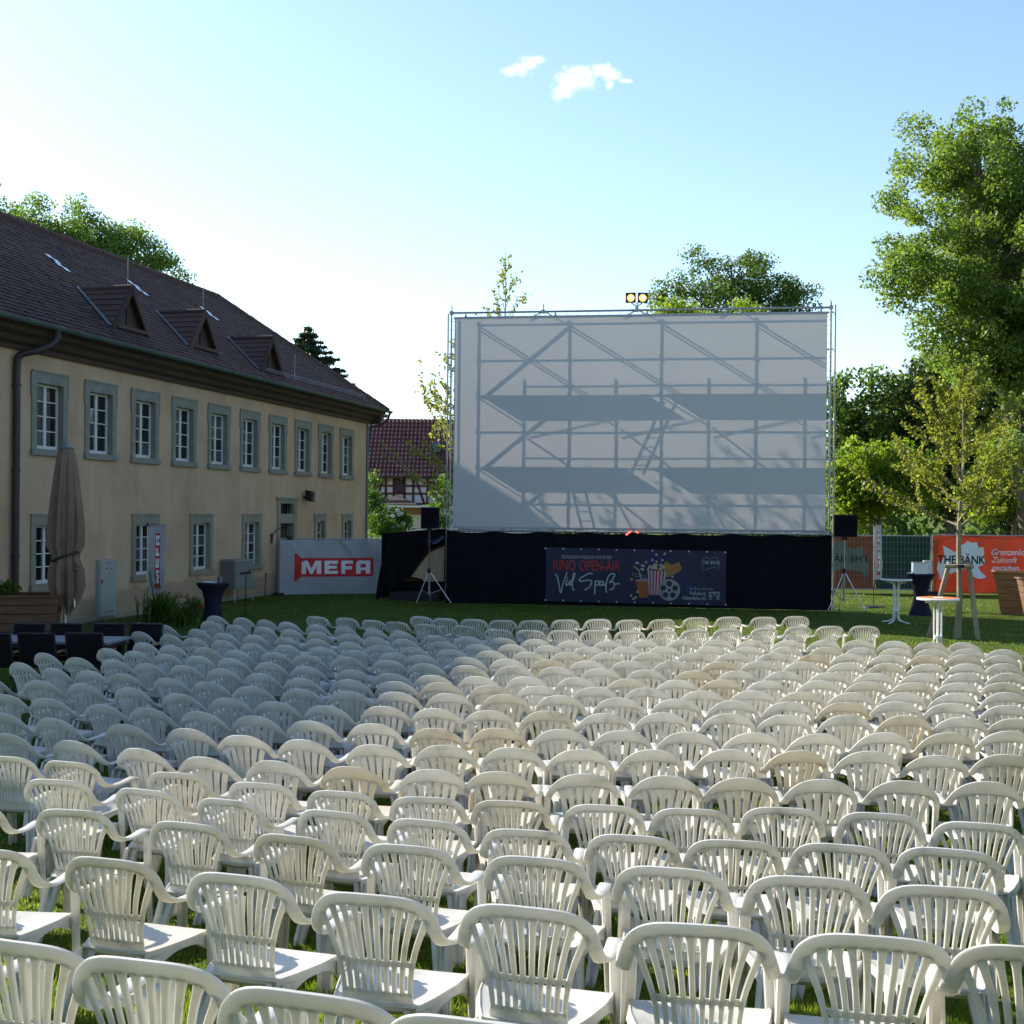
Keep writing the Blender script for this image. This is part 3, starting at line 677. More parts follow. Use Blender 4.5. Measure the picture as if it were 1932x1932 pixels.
# ------------------------------------------------------------------ vegetation
def leaf_quads(C, size, g, flat=.0, aspect=.62):
    n = len(C); d = g.normal(size=(n, 3)); d[:, 2] -= flat; d /= np.linalg.norm(d, axis=1)[:, None]
    e = g.normal(size=(n, 3)); e -= d * (d * e).sum(1)[:, None]; e /= np.linalg.norm(e, axis=1)[:, None]
    s = size * (.65 + .7 * g.random(n))[:, None]; q = np.cross(d, e) * s * .12
    P = np.stack([C - d * s * .5, C + e * s * aspect * .5 + q, C + d * s * .5, C - e * s * aspect * .5 + q], 1).reshape(-1, 3)
    return P, np.arange(4 * n).reshape(-1, 4)
def clumps(blobs, ncl, per, cr, g, power=.42, squash=.75):
    vol = np.array([b[3] * b[4] * b[5] for b in blobs]); k = g.choice(len(blobs), ncl, p=vol / vol.sum()); B = np.array(blobs)[k]
    d = g.normal(size=(ncl, 3)); d /= np.linalg.norm(d, axis=1)[:, None]; r = (g.random(ncl) ** power)[:, None]
    r = r * (1 + .16 * g.normal(size=(ncl, 1)))
    cc = B[:, :3] + d * r * B[:, 3:6]
    rad = cr * (.6 + .8 * g.random(ncl)); num = np.maximum(4, (per * (rad / cr) ** 2).astype(int))
    idx = np.repeat(np.arange(ncl), num)
    off = g.normal(size=(len(idx), 3)) * .52; off /= np.maximum(1, np.linalg.norm(off, axis=1) / 1.05)[:, None]; off[:, 2] *= squash
    return cc, cc[idx] + off * rad[idx][:, None]
def tree(name, label, base, blobs, trunk_r, ncl, per, cr, leaf, mat, bark, seed, limbs=14, group=None, cat='tree', power=.42, fork=.35, flat=.2):
    g = np.random.default_rng(seed); root = empty(name, base, 0, label, cat, group)
    cc, pts = clumps(blobs, ncl, per, cr, g, power)
    b = np.array([0, 0, 0.]); top = np.mean(np.array(blobs)[:, :3], 0); zt = max(bb[2] for bb in blobs)
    tr = MB(); h = zt
    sp_ = [Vector((top[0] * t + .12 * math.sin(5 * t + seed), top[1] * t, h * t)) for t in np.linspace(0, 1, 9)]
    tr.tube(sp_, [trunk_r * (1.35 if i == 0 else 1) * (1 - .85 * i / 8) for i in range(9)], 10)
    tr.build('trunk', bark, root, True)
    lm = MB(); zmin = min(c[2] for c in cc)
    order = g.permutation(ncl)[:limbs]
    for i in order:
        c = cc[i]; t = np.clip((c[2] - np.hypot(c[0] - top[0], c[1] - top[1]) * .6) / h, fork, .92); j = t * 8; a = sp_[int(j)].lerp(sp_[min(int(j) + 1, 8)], j - int(j))
        c = Vector(c); mid = a.lerp(c, .5) + Vector((g.normal() * .15, g.normal() * .15, .12 * (c - a).length))
        r0 = trunk_r * (1 - .85 * t) * .55
        lm.tube([a, a.lerp(mid, .5) + Vector((0, 0, .03)), mid, mid.lerp(c, .6) + Vector((0, 0, .05)), c], [r0, r0 * .75, r0 * .5, r0 * .28, .012], 6)
    lm.build('limbs', bark, root, True)
    P, F_ = leaf_quads(pts, leaf, g, flat)
    put('crown', np_mesh('crown', P, F_, mat), root)
    return root
def bl(px, py, Y, rpx, rpy, ry, base):          # ellipsoid of foliage, given in picture size at depth Y, relative to the tree base
    p = at(px, py, Y); s = Y / FPX; return (p.x - base[0], p.y - base[1], p.z - base[2], rpx * s, ry, rpy * s)
# big maple on the right
b = on_ground(1960, 45)
tree('maple_tree', 'tall bright green maple tree rising high on the right edge', b,
     [bl(1900, 400, 45, 190, 185, 4.5, b), bl(1800, 330, 44.5, 115, 110, 3.0, b), bl(1745, 500, 44, 95, 110, 2.6, b), bl(1870, 600, 44, 150, 130, 3.5, b), bl(1990, 520, 45, 220, 280, 5, b),
      bl(1745, 640, 43.5, 55, 45, 1.6, b), bl(1715, 265, 44, 42, 50, 1.4, b), bl(1850, 720, 43, 75, 70, 2, b), bl(1765, 240, 44, 30, 45, 1, b), bl(1875, 230, 44, 70, 45, 2, b), bl(1690, 490, 44, 60, 70, 1.8, b), bl(1900, 690, 43.5, 85, 70, 2.2, b), bl(1805, 640, 43.5, 75, 60, 2, b), bl(1700, 380, 44, 55, 70, 1.8, b), bl(1935, 770, 43, 60, 60, 2, b), bl(1915, 840, 43, 50, 50, 1.6, b)],
     .42, 760, 175, .55, .14, M['maple'], M['bark'], 3, 130, power=.5)
b = on_ground(1395, 63)
tree('oak_tree', 'dark green leafy tree showing above the middle of the screen frame', b,
     [bl(1375, 540, 63, 88, 72, 2.2, b), bl(1290, 545, 63, 45, 40, 1.5, b), bl(1470, 555, 63, 60, 50, 1.6, b), bl(1510, 560, 63, 40, 46, 1.3, b), bl(1250, 575, 63, 28, 45, 1.2, b), bl(1390, 620, 63, 165, 60, 2.6, b), bl(1330, 500, 63, 40, 38, 1.2, b), bl(1430, 500, 63, 30, 30, 1.2, b)],
     .3, 200, 125, .58, .16, M['oak'], M['bark'], 5, 50, power=.55)
b = on_ground(1270, 57)
tree('small_tree', 'yellow green young tree just peeking over the screen frame beside the dark oak', b, [bl(1275, 585, 57, 50, 35, 1.2, b), bl(1390, 590, 57, 75, 25, 1.2, b), bl(1300, 640, 57, 90, 60, 1.6, b)], .14, 70, 70, .5, .17, M['vine'], M['bark'], 6, 8)
b = on_ground(170, 60)
tree('robinia_tree', 'light green feathery tree rising behind the ridge of the building', b,
     [bl(60, 440, 60, 110, 62, 2.8, b), bl(215, 470, 60, 90, 60, 2.4, b), bl(290, 500, 60, 55, 45, 1.8, b), bl(-40, 430, 60, 80, 75, 2.4, b), bl(155, 420, 60, 40, 40, 1.4, b), bl(335, 518, 60, 26, 18, .9, b), bl(120, 520, 60, 170, 60, 3, b)],
     .4, 300, 170, .6, .145, M['robinia'], M['bark'], 8, 70, power=.55)
def conifer(name, label, base, h, r, seed, mat, lv=16):
    g = np.random.default_rng(seed); root = empty(name, base, 0, label, 'tree')
    MB().tube([(0, 0, 0), (0, 0, h * .5), (0, 0, h)], [.2, .12, .015], 7).build('trunk', M['bark'], root)
    C = []; lm = MB()
    for k in range(lv):
        t = k / (lv - 1); z = h * (.18 + .80 * t); rr = r * (1 - t) ** .85 + .15; n = 12 if t < .8 else 9
        for i in range(n):
            a = g.random() * 6.283; L = rr * (.75 + .4 * g.random())
            p = lambda s: np.array((math.cos(a) * L * s, math.sin(a) * L * s, z - .22 * L * s + .16 * L * s * s))
            lm.tube([p(0), p(.5), p(1)], [.03, .02, .006], 4)
            m = int(46 * L) + 14
            for q in range(m):
                s_ = g.random() ** .7; C.append(p(s_) + g.normal(size=3) * (.05 + .10 * (1 - s_)) * np.array([1, 1, .6]) + np.array([0, 0, -.05]))
    lm.build('limbs', M['bark'], root)
    P, F_ = leaf_quads(np.array(C), .34, g, .4, .35); put('crown', np_mesh('crown', P, F_, mat), root); return root
b = on_ground(577, 78)
conifer('spruce_tree', 'small dark spruce tip standing beyond the end of the building roof', b, at(577, 612, 78).z, 9.0, 4, M['spruce'], 34)
# dark trees and vines behind the fence on the right
b = on_ground(1640, 68)
tree('dark_tree', 'dark green broad tree beyond the fence just right of the screen', b, [bl(1660, 800, 68, 110, 90, 3, b), bl(1600, 790, 68, 60, 80, 2, b), bl(1700, 770, 68, 55, 62, 2, b), bl(1650, 900, 68, 130, 90, 3, b), bl(1590, 740, 68, 30, 26, 1, b), bl(1685, 730, 68, 30, 28, 1, b)],
     .3, 230, 95, .75, .26, M['oak'], M['bark'], 12, 12)
for (px, Y, blobs, s, lab) in ((1790, 66, [(1790, 760, 90, 110, 3), (1770, 690, 45, 50, 2), (1800, 900, 110, 90, 3)], 14, 'dark evergreen tree standing in the shade below the maple crown'),
                               (1925, 65, [(1920, 800, 100, 110, 3), (1940, 900, 120, 100, 3)], 15, 'dark evergreen tree at the right edge behind the orange banner')):
    b = on_ground(px, Y)
    tree('evergreen_tree', lab, b, [bl(q[0], q[1], Y, q[2], q[3], q[4], b) for q in blobs], .3, 190, 95, .75, .28, M['dark_leaf'], M['bark'], s, 10)
b = on_ground(1660, 45)
tree('lime_tree', 'bushy yellow green sunlit tree behind the fence beside the screen', b, [bl(1660, 890, 45, 92, 52, 1.7, b), bl(1610, 900, 45, 50, 55, 1.4, b), bl(1710, 905, 45, 52, 50, 1.5, b), bl(1650, 945, 45, 88, 42, 1.5, b), bl(1600, 965, 45, 40, 35, 1.2, b), bl(1690, 850, 45, 40, 22, 1, b)],
     .16, 210, 80, .42, .19, M['vine'], M['bark'], 17, 12, power=.35)
b = on_ground(1905, 46)
tree('lime_tree', 'bushy yellow green sunlit tree behind the orange banner at the right edge', b, [bl(1890, 885, 46, 62, 55, 1.6, b), bl(1940, 880, 46, 60, 60, 1.6, b), bl(1900, 940, 46, 75, 40, 1.5, b)], .16, 150, 80, .42, .19, M['vine'], M['bark'], 18, 10, power=.35)
# shrubs by the half-timbered house
for (px, Y, blobs, s, lab) in ((705, 52, [(703, 925, 14, 40, .6), (706, 965, 20, 35, .8)], 21, 'climbing green shrub against the corner of the half-timbered house'),
                               (725, 50, [(722, 1000, 30, 22, .9), (715, 985, 20, 20, .8)], 22, 'low bright green garden bush beside the building corner'),
                               (752, 51, [(752, 985, 14, 28, .5)], 23, 'upright garden bush with white blossoms left of the speaker'),
                               (835, 50, [(838, 935, 24, 40, 1.0), (825, 960, 20, 40, .8), (842, 985, 18, 25, .8)], 24, 'leafy green shrub right behind the left edge of the screen')):
    b = on_ground(px, Y)
    t_ = tree('garden_shrub', lab, b, [bl(q[0], q[1], Y, q[2], q[3], q[4], b) for q in blobs], .05, 46, 45, .28, .13, M['bush'], M['bark'], s, 4, cat='shrub')
    if s in (23,):
        g = np.random.default_rng(5)
        for k in range(7):
            q = at(px - 12 + g.random() * 26, 962 + g.random() * 32, Y - .6); fm = MB()
            for j in range(7):
                a = j * .9; fm.lathe([(.01, -.05), (.06, 0), (.01, .05)], 5, (.06 * math.cos(a), -.05, .05 * math.sin(a)))
            put('blossom', fm.mesh('blossom', M['flower_white']), t_, (q.x - b.x, q.y - b.y, q.z))
g = np.random.default_rng(31)
cc, pts = clumps([(x, 92 + 4 * math.sin(x), 2.6 + 1.2 * math.sin(x * .7), 5, 3, 4.2) for x in range(-60, 90, 6)], 900, 26, 1.3, g)
P, F_ = leaf_quads(pts, .6, g); tag(put('distant_woods', np_mesh('distant_woods', P, F_, M['oak'])), 'far dark belt of trees closing the view beyond the garden', 'trees', kind='stuff')

g = np.random.default_rng(41)  # trees out of view, added to cut sky light in the shade; windows mirror them
cc, pts = clumps([(-26 + 8 * k, -16 - 3 * math.sin(k * 2), 8, 5.5, 4, 7) for k in range(9)] + [(36, -6 + 9 * k, 7, 4, 5, 6) for k in range(4)], 900, 24, 1.6, g)
P, F_ = leaf_quads(pts, .8, g); tag(put('garden_trees', np_mesh('garden_trees', P, F_, M['oak'])), 'unseen mass of garden trees behind the viewer, holding back sky light, mirrored in the windows', 'trees', kind='stuff')

# young ginkgo trees
def ginkgo(name, label, base, h, h0, reach, nb, seed, leafn=1.0, r=.055, lean=(0, 0), leaf=.075, stakes=False, up=(.55, 1.0)):
    g = np.random.default_rng(seed); root = empty(name, base, 0, label, 'tree')
    ln = lambda z: np.array((lean[0] * z / h + .03 * math.sin(z * 2), lean[1] * z / h, z))
    MB().tube([ln(h * k / 12) for k in range(13)], [r * (1.25 if k == 0 else 1) * (1 - .9 * k / 12) for k in range(13)], 8).build('trunk', M['bark_pale'], root, True)
    C = []; lm = MB()
    def branch(a0, az, el, L, r0, depth):
        pts = [np.array(a0)]; d = np.array((math.cos(az) * math.cos(el), math.sin(az) * math.cos(el), math.sin(el))); n = 7
        for k in range(n):
            d = d + g.normal(size=3) * .10 + np.array((0, 0, .035)); d /= np.linalg.norm(d); pts.append(pts[-1] + d * L / n)
        lm.tube(pts, [max(.004, r0 * (1 - .85 * k / n)) for k in range(n + 1)], 5)
        st_ = .055
        for k in range(int(L / st_)):
            t = (k + .5) / int(L / st_); 
            if t < .12: continue
            i = min(int(t * n), n - 1); p = pts[i] + (pts[i + 1] - pts[i]) * (t * n - i)
            if g.random() < .85 * leafn:
                for q in range(3 + int(g.random() * 4 * leafn)): C.append(p + g.normal(size=3) * .038)
        if depth:
            for k in range(int(2 + g.random() * 3)):
                i = 2 + int(g.random() * 4); branch(pts[i], az + g.normal() * .8, el + g.normal() * .3, L * (.25 + .3 * g.random()), r0 * .5, depth - 1)
    for k in range(nb):
        t = (k + g.random() * .6) / nb; z = h0 + (h * .97 - h0) * t; L = reach * (1 - t) ** .9 * (.65 + .5 * g.random()) + .18
        branch(ln(z), k * 2.4 + g.normal() * .3, up[0] + (up[1] - up[0]) * t + g.normal() * .15, L, r * .42 * (1 - t * .8), 1)
    lm.build('limbs', M['bark_pale'], root, True)
    P, F_ = leaf_quads(np.array(C), leaf, g, 0, .8); put('crown', np_mesh('crown', P, F_, M['ginkgo']), root)
    return root
GY = 25.6; gb = on_ground(1806, GY)
ginkgo('young_ginkgo_tree', 'young staked tree with sparse yellow green leaves in front of the orange banner', gb, at(1808, 690, GY).z, at(1812, 1000, GY).z, 2.7, 38, 4, 1.8, .075, (.12, 0), .066, up=(.30, 1.0))
for (px, Y, top, hh0, rc, nb, sd, ll, lab) in ((948, 40, 468, 3.5, 4.2, 40, 9, .38, 'sparse larch-like young tree rising above the top left of the screen'),
                                       (868, 39, 630, 2.2, 3.8, 40, 19, .42, 'sparse young tree reaching out past the left edge of the screen')):
    b = on_ground(px, Y); ginkgo('young_ginkgo_tree', lab, b, at(px, top, Y).z, hh0, rc, nb, sd, ll, .08, (0, 0), .10)

# ================================================================== SCREEN AND FRAME
class Plane:                                   # a standing vertical plane (banner, screen): local x to the right, z up, -y to the viewer
    def __init__(s, p, q, yoff=0.0):
        s.o = Vector((p.x, p.y, 0)); d = Vector((q.x - p.x, q.y - p.y, 0)); s.len = d.length; s.d = d.normalized()
        s.n = Vector((s.d.y, -s.d.x, 0)); s.rz = math.atan2(s.d.y, s.d.x); s.off = yoff
    def loc(s, px, py):
        a, b = ray(px, py); v = Vector((a, 1, 0)); o = s.o + s.n * s.off
        t = o.dot(s.n) / v.dot(s.n); P = Vector((a * t, t, HCAM + b * t)); return (P - s.o).dot(s.d), P.z
SP = Plane(Vector((-1.81, 34.2, 0)), Vector((8.78, 32.7, 0)))
SW = SP.len
NB = 4; bay = SW / NB
sc = empty('scaffold_tower', SP.o, SP.rz, 'steel tube scaffold frame standing behind the big projection screen', 'scaffold')
def tube(n, a, b, r=.024, parent=sc, mat='galv'): return MB().tube([a, b], r, 8).build(n, M[mat], parent, True)
FY, BYK = .26, 1.03
LV = [2.12, 3.15, 4.18, 5.21, 6.24, 7.27, 8.30]
SBAY, SX0 = 2.62, .38
for i in range(NB):
    xs_ = SX0 + i * SBAY
    tube('upright', (xs_, FY, 0), (xs_, FY, 8.40), .026); tube('upright', (xs_, BYK, 0), (xs_, BYK, 7.55), .026)
    for z in LV[::2]: tube('transom', (xs_, FY + .03, z - .03), (xs_, BYK - .03, z - .03), .022)
    tube('outrigger', (xs_, FY, 8.16), (xs_, FY + 2.3, 8.16), .024); tube('outrigger', (xs_ + .10, FY, 8.20), (xs_ + .10, FY + 2.3, 8.20), .024)
    tube('raker', (xs_, FY + 2.3, 8.1), (xs_, BYK + .1, 6.0), .022)
    tube('raker', (xs_, BYK, 4.2), (xs_, BYK + 2.0, .1), .024)
    MB().box((xs_, FY, .01), (.15, .15, .02)).build('base_plate', M['galv'], sc)
    MB().box((xs_, BYK, .01), (.15, .15, .02)).build('base_plate', M['galv'], sc)
    for z in LV:
        MB().tube([(xs_, FY, z - .05), (xs_, FY, z + .05)], .045, 8).build('coupler', M['galv'], sc)
for i in range(NB):
    xa, xb = SX0 + i * SBAY + .03, min(SX0 + (i + 1) * SBAY - .03, SW + .1)
    for z in LV: tube('ledger', (xa, FY, z), (xb, FY, z), .024)
    for z in (5.30, 7.36): tube('guard_rail', (xa, BYK, z), (xb, BYK, z), .02)
    for z in (4.18, 6.24):
        x0_, x1_ = xa, xb
        if i == 1: x1_ = xb - (.45 if z > 5 else 1.1)
        if i == 2 and z < 5: x0_ = xa - .35
        for k in range(2): MB().bx(x0_ + .02, x1_ - .02, FY + .04 + k * .32, FY + .04 + k * .32 + .31, z + .03, z + .09).build('deck_board', M['deck'], sc)
for (i, za, zb) in ((0, 6.24, 8.30), (0, 4.18, 6.24), (0, 2.12, 4.18)): tube('brace', (SX0 + i * SBAY + .05, FY + .05, za), (SX0 + (i + 1) * SBAY - .05, FY + .05, zb), .03)
for (i, za, zb) in ((0, 5.9, 4.25), (1, 6.2, 4.25), (2, 6.2, 4.25), (0, 4.1, 2.2), (1, 4.1, 2.2), (2, 4.1, 2.2)): tube('brace', (SX0 + i * SBAY + .05, BYK + .05, za), (SX0 + (i + 1) * SBAY - .05, BYK + .05, zb), .03)
for (xl, z0_, z1_, dx) in ((4.4, 4.25, 6.3, .95), (3.2, 2.1, 4.25, -.55)):
    lad = put('ladder', MB().tube([(xl, FY + .2, z0_), (xl + dx, FY + .2, z1_)], .022, 6).tube([(xl + .36, FY + .2, z0_), (xl + .36 + dx, FY + .2, z1_)], .022, 6).mesh('ladder', M['alu']), sc)
    for k in range(1, 8):
        t = k / 8; MB().tube([(xl + dx * t, FY + .2, z0_ + (z1_ - z0_) * t), (xl + .36 + dx * t, FY + .2, z0_ + (z1_ - z0_) * t)], .014, 6).build('rung', M['alu'], lad)
# front frame that carries the screen
tube('top_tube', (-.06, .05, 8.40), (SW + .06, .05, 8.40), .03); tube('bottom_tube', (-.02, .05, 2.10), (SW + .02, .05, 2.10), .028)
tube('side_tube', (0, .05, .02), (0, .05, 8.46), .028); tube('side_tube', (SW, .05, .02), (SW, .05, 8.55), .03); tube('side_tube', (SW + .14, .22, .02), (SW + .14, .22, 8.50), .026)
tube('side_tube', (-.13, .22, .02), (-.13, .22, 8.40), .024)
for i in range(NB + 1): tube('stub', (i * bay * .998 + .01, .05, 8.36), (i * bay * .998 + .01, .05, 8.62), .018); MB().box((i * bay, .05, 8.40), (.10, .11, .10)).build('coupler', M['galv'], sc)
for i in range(1, NB): tube('brace', (i * bay - .45, .06, 8.2), (i * bay, .05, 8.40), .018); tube('brace', (i * bay + .05, .06, 8.40), (i * bay + .5, FY, 8.15), .018)
MB().tube([(SW * .58, .05, 8.38), (SW * .58, .05, 8.44)], .05, 8).build('coupler', M['galv'], sc)

scr = empty('projection_screen', SP.o, SP.rz, 'huge pale grey projection screen with scaffold shadows showing through', 'screen')
ZS0, ZS1, XS0, XS1 = 2.19, 8.26, .10, SW - .10
def bulge(u, v):
    e = min(u, 1 - u) * 2; f = min(v, 1 - v) * 2
    return .02 * math.sin(u * 9 + v * 3) * e * f
fab = MB().grid(lambda u, v: (XS0 + (XS1 - XS0) * u, bulge(u, v), ZS0 + (ZS1 - ZS0) * v - .015 * abs(math.sin(u * math.pi * 28)) * (1 if v in (0., 1.) else 0) * (1 if v == 1. else -1)), 56, 32)
fab.build('fabric', M['screen'], scr, True)
hem = MB()
hem.bx(XS0 - .02, XS1 + .02, -.012, -.004, ZS0 - .03, ZS0 + .03); hem.bx(XS0 - .02, XS1 + .02, -.012, -.004, ZS1 - .05, ZS1 + .01)
hem.build('hem', M['white_v'], scr)
lac = MB()
for k in range(34):
    x = XS0 + (XS1 - XS0) * (k + .5) / 34
    lac.tube([(x, .0, ZS1 - .02), (x + .02, .04, 8.43)], .006, 4); lac.tube([(x, .0, ZS0 + .02), (x + .03, .04, 2.07)], .008, 4)
for k in range(24):
    z = ZS0 + (ZS1 - ZS0) * (k + .5) / 24
    lac.tube([(XS0 + .02, 0, z), (-.03, .04, z + .03)], .006, 4); lac.tube([(XS1 - .02, 0, z), (SW + .03, .04, z + .03)], .006, 4)
tag(lac.build('lacing', M['dark_metal'], scr), kind='stuff')
# two lit stage lamps on top
for k, (px, py) in enumerate(((1191, 563), (1212, 563))):
    x, z = SP.loc(px, py)
    l = empty('stage_lamp', SP.o + SP.d * x + Vector((0, 0, z)) - SP.n * .02, SP.rz + (.12 if k else -.1), 'glowing orange square floodlight on the screen frame, the %s of two' % ('right' if k else 'left'), 'lamp', 'lamps on top of the screen frame')
    MB().loft([[Vector((sx * q, yq, sz * q)) for sx, sz in ((-1, -1), (1, -1), (1, 1), (-1, 1))] for q, yq in ((.13, -.10), (.13, -.07), (.12, -.03), (.07, .14), (.05, .2))]).build('housing', M['black_plastic'], l)
    fm = MB()
    for a, b2, c, d in ((-.14, .14, .115, .14), (-.14, .14, -.14, -.115), (-.14, -.115, -.115, .115), (.115, .14, -.115, .115)): fm.bx(a, b2, -.15, -.095, c, d)
    fm.build('barn_door_frame', M['black_plastic'], l)
    lens = MB().lathe([(.105, -.004), (.105, 0), (.001, .012)], 20).build('lens', M['lamp_glow'], l); lens.matrix_local = Matrix.Translation((0, -.102, 0)) @ Matrix.Rotation(R(90), 4, 'X')
    bulb = MB().lathe([(.001, -.02), (.045, 0), (.001, .03)], 12).build('bulb', M['lamp_core'], l); bulb.matrix_local = Matrix.Translation((.02 if k else .03, -.12, .01)) @ Matrix.Rotation(R(90), 4, 'X')
    MB().tube([(0, .05, -.12), (.0 + (-.12 if k else .12), .05, -.2), (.0 + (-.12 if k else .12), .05, 8.36 - z)], .016, 6).build('yoke', M['galv'], l)
x, z = SP.loc(1195, 1003)
nl = empty('tube_light', SP.o + SP.d * x + Vector((0, 0, z)) + SP.n * .12, SP.rz, 'pair of small glowing red tubes under the middle of the screen', 'light')
MB().tube([(-.06, 0, .02), (-.20, 0, -.10)], .02, 6).build('tube', M['neon'], nl); MB().tube([(.06, 0, .02), (.20, 0, -.10)], .02, 6).build('tube', M['neon'], nl)
MB().box((0, 0, .06), (.24, .06, .08)).build('bracket', M['galv'], nl)
# black skirt below the screen
skirt = empty('screen_skirt', SP.o, SP.rz, 'long black cloth hung below the screen down to the lawn', 'cloth')
def skirt_fn(u, v):
    x = -.05 + (SW + .10) * u
    y = -.14 + .035 * math.sin(x * 4.1 + .6 * math.sin(x * 1.3)) * (.4 + .6 * (1 - v)) + .018 * math.sin(x * 11 + 2 * v) + .02 * math.sin(v * 9 + x * .8) * v
    return (x, y, .015 + 2.08 * v - (.05 * abs(math.sin(x * math.pi / 1.34)) if v > .99 else 0))
sk_ = MB(); grid_solid(sk_, skirt_fn, 150, 12, lambda u, v: (0, .004, 0)); sk_.build('cloth', M['black'], skirt, True)

# ------------------------------------------------------------------ lettering helpers
import bmesh
def text_mesh(s, bold=.0, shear=0.0):
    cu_ = bpy.data.curves.new('lettering', 'FONT'); cu_.body = s; cu_.offset = bold; cu_.shear = shear; cu_.resolution_u = 3; cu_.fill_mode = 'FRONT'
    ob = bpy.data.objects.new('lettering', cu_); COL.objects.link(ob); bpy.context.view_layer.update()
    me = bpy.data.meshes.new_from_object(ob.evaluated_get(bpy.context.evaluated_depsgraph_get())); bpy.data.objects.remove(ob); bpy.data.curves.remove(cu_)
    return me
def fit_text(parent, s, box, mat, wave, y=-.006, bold=0.0, shear=0.0, mirror=False):
    """box = x0,x1,z0,z1 of the lettering's bounding box on the banner"""
    me = text_mesh(s, bold, shear); co = np.empty(len(me.vertices) * 3, np.float32); me.vertices.foreach_get('co', co); co = co.reshape(-1, 3)
    a, b2 = co[:, :2].min(0), co[:, :2].max(0); q = (co[:, :2] - a) / (b2 - a)
    if mirror: q[:, 0] = 1 - q[:, 0]
    X = box[0] + (box[1] - box[0]) * q[:, 0]; Z = box[2] + (box[3] - box[2]) * q[:, 1]
    me.vertices.foreach_set('co', np.stack([X, X * 0, Z], 1).astype(np.float32).ravel()); me.update(); drape(me, wave, y)
    me.materials.clear(); me.materials.append(mat); me.name = 'lettering'
    return put('lettering', me, parent)
def drape(me, wave, y, st=.11):               # cut the print finely enough to lie on the cloth
    bm = bmesh.new(); bm.from_mesh(me); bmesh.ops.triangulate(bm, faces=bm.faces[:])
    for _ in range(6):
        ed = [e for e in bm.edges if e.calc_length() > st]
        if not ed: break
        bmesh.ops.subdivide_edges(bm, edges=ed, cuts=1); bmesh.ops.triangulate(bm, faces=[f for f in bm.faces if len(f.verts) > 3])
    for v in bm.verts: v.co.y = wave(v.co.x, v.co.z) + y
    bm.to_mesh(me); bm.free()
def flat(parent, name, polys, mat, wave, y=-.004):     # flat printed shapes following the cloth
    mb_ = MB()
    for p in polys:
        p = dense(p); mb_.add([(x, wave(x, z) + y, z) for x, z in p], [tuple(range(len(p)))])
    me = mb_.mesh(name, mat); drape(me, wave, y); return put(name, me, parent)
def dense(p, st=.12):
    out = []
    for i in range(len(p)):
        a, b2 = p[i], p[(i + 1) % len(p)]; n = max(1, int(math.hypot(b2[0] - a[0], b2[1] - a[1]) / st))
        out += [(a[0] + (b2[0] - a[0]) * k / n, a[1] + (b2[1] - a[1]) * k / n) for k in range(n)]
    return out
def disc(cx, cz, rx, rz=None, n=24): rz = rz or rx; return [(cx + rx * math.cos(2 * math.pi * k / n), cz + rz * math.sin(2 * math.pi * k / n)) for k in range(n)]
def stroke(pts, wd):                           # pen line as quads
    out = []; P = [np.array(p, float) for p in pts]
    L, Rr = [], []
    for i, p in enumerate(P):
        t = P[min(i + 1, len(P) - 1)] - P[max(i - 1, 0)]; t = t / (np.linalg.norm(t) + 1e-9); nn = np.array((-t[1], t[0])) * wd / 2; L.append(p + nn); Rr.append(p - nn)
    for i in range(len(P) - 1): out.append([tuple(L[i]), tuple(L[i + 1]), tuple(Rr[i + 1]), tuple(Rr[i])])
    return out
def sheet(parent, name, x0, x1, z0, z1, mat, wave, nu=48, nv=14, th=.003, z1r=None, z0r=None):
    z1r = z1 if z1r is None else z1r; z0r = z0 if z0r is None else z0r
    def fn(u, v):
        x = x0 + (x1 - x0) * u; a = z0 + (z0r - z0) * u; b2 = z1 + (z1r - z1) * u; z = a + (b2 - a) * v
        return (x, wave(x, z), z)
    m_ = MB(); grid_solid(m_, fn, nu, nv, lambda u, v: (0, th, 0)); return m_.build(name, mat, parent, True)
GL = {'M': [[(0, 0), (0, 1), (.30, 1), (.5, .42), (.70, 1), (1, 1), (1, 0), (.77, 0), (.77, .62), (.57, 0), (.43, 0), (.23, .62), (.23, 0)]],
      'E': [[(0, 0), (0, 1), (1, 1), (1, .76), (.33, .76), (.33, .62), (.92, .62), (.92, .39), (.33, .39), (.33, .24), (1, .24), (1, 0)]],
      'F': [[(0, 0), (0, 1), (1, 1), (1, .76), (.34, .76), (.34, .58), (.92, .58), (.92, .34), (.34, .34), (.34, 0)]],
      'A': [[(0, 0), (0, .80), (.06, .93), (.18, 1), (1, 1), (1, 0), (.68, 0), (.68, .26), (.31, .26), (.31, 0)]]}
HOLE = [(.31, .48), (.31, .76), (.68, .76), (.68, .48)]
def logo(parent, f, wave, y=-.004):
    """screw shaped red emblem; f maps emblem coordinates (0..1 along, -.5...5 across) to the banner plane"""
    H_ = .175
    body = [(.0, -.5), (.028, -.5), (.085, -.34), (.97, -.34), (.99, -.31), (1.0, -.27), (1.0, .27), (.99, .31), (.97, .34), (.085, .34), (.028, .5), (.0, .5)]
    flat(parent, 'emblem', [[f(*p) for p in body]], M['red_print'], wave, y)
    for ch, a, b2 in (('M', .09, .335), ('E', .375, .545), ('F', .588, .737), ('A', .777, .957)):
        flat(parent, 'letter', [[f(a + (b2 - a) * p[0], -.24 + .48 * p[1]) for p in q] for q in GL[ch]], M['white_print'], wave, y * 2)
        if ch == 'A': flat(parent, 'letter_counter', [[f(a + (b2 - a) * p[0], -.24 + .48 * p[1]) for p in HOLE]], M['red_print'], wave, y * 3)

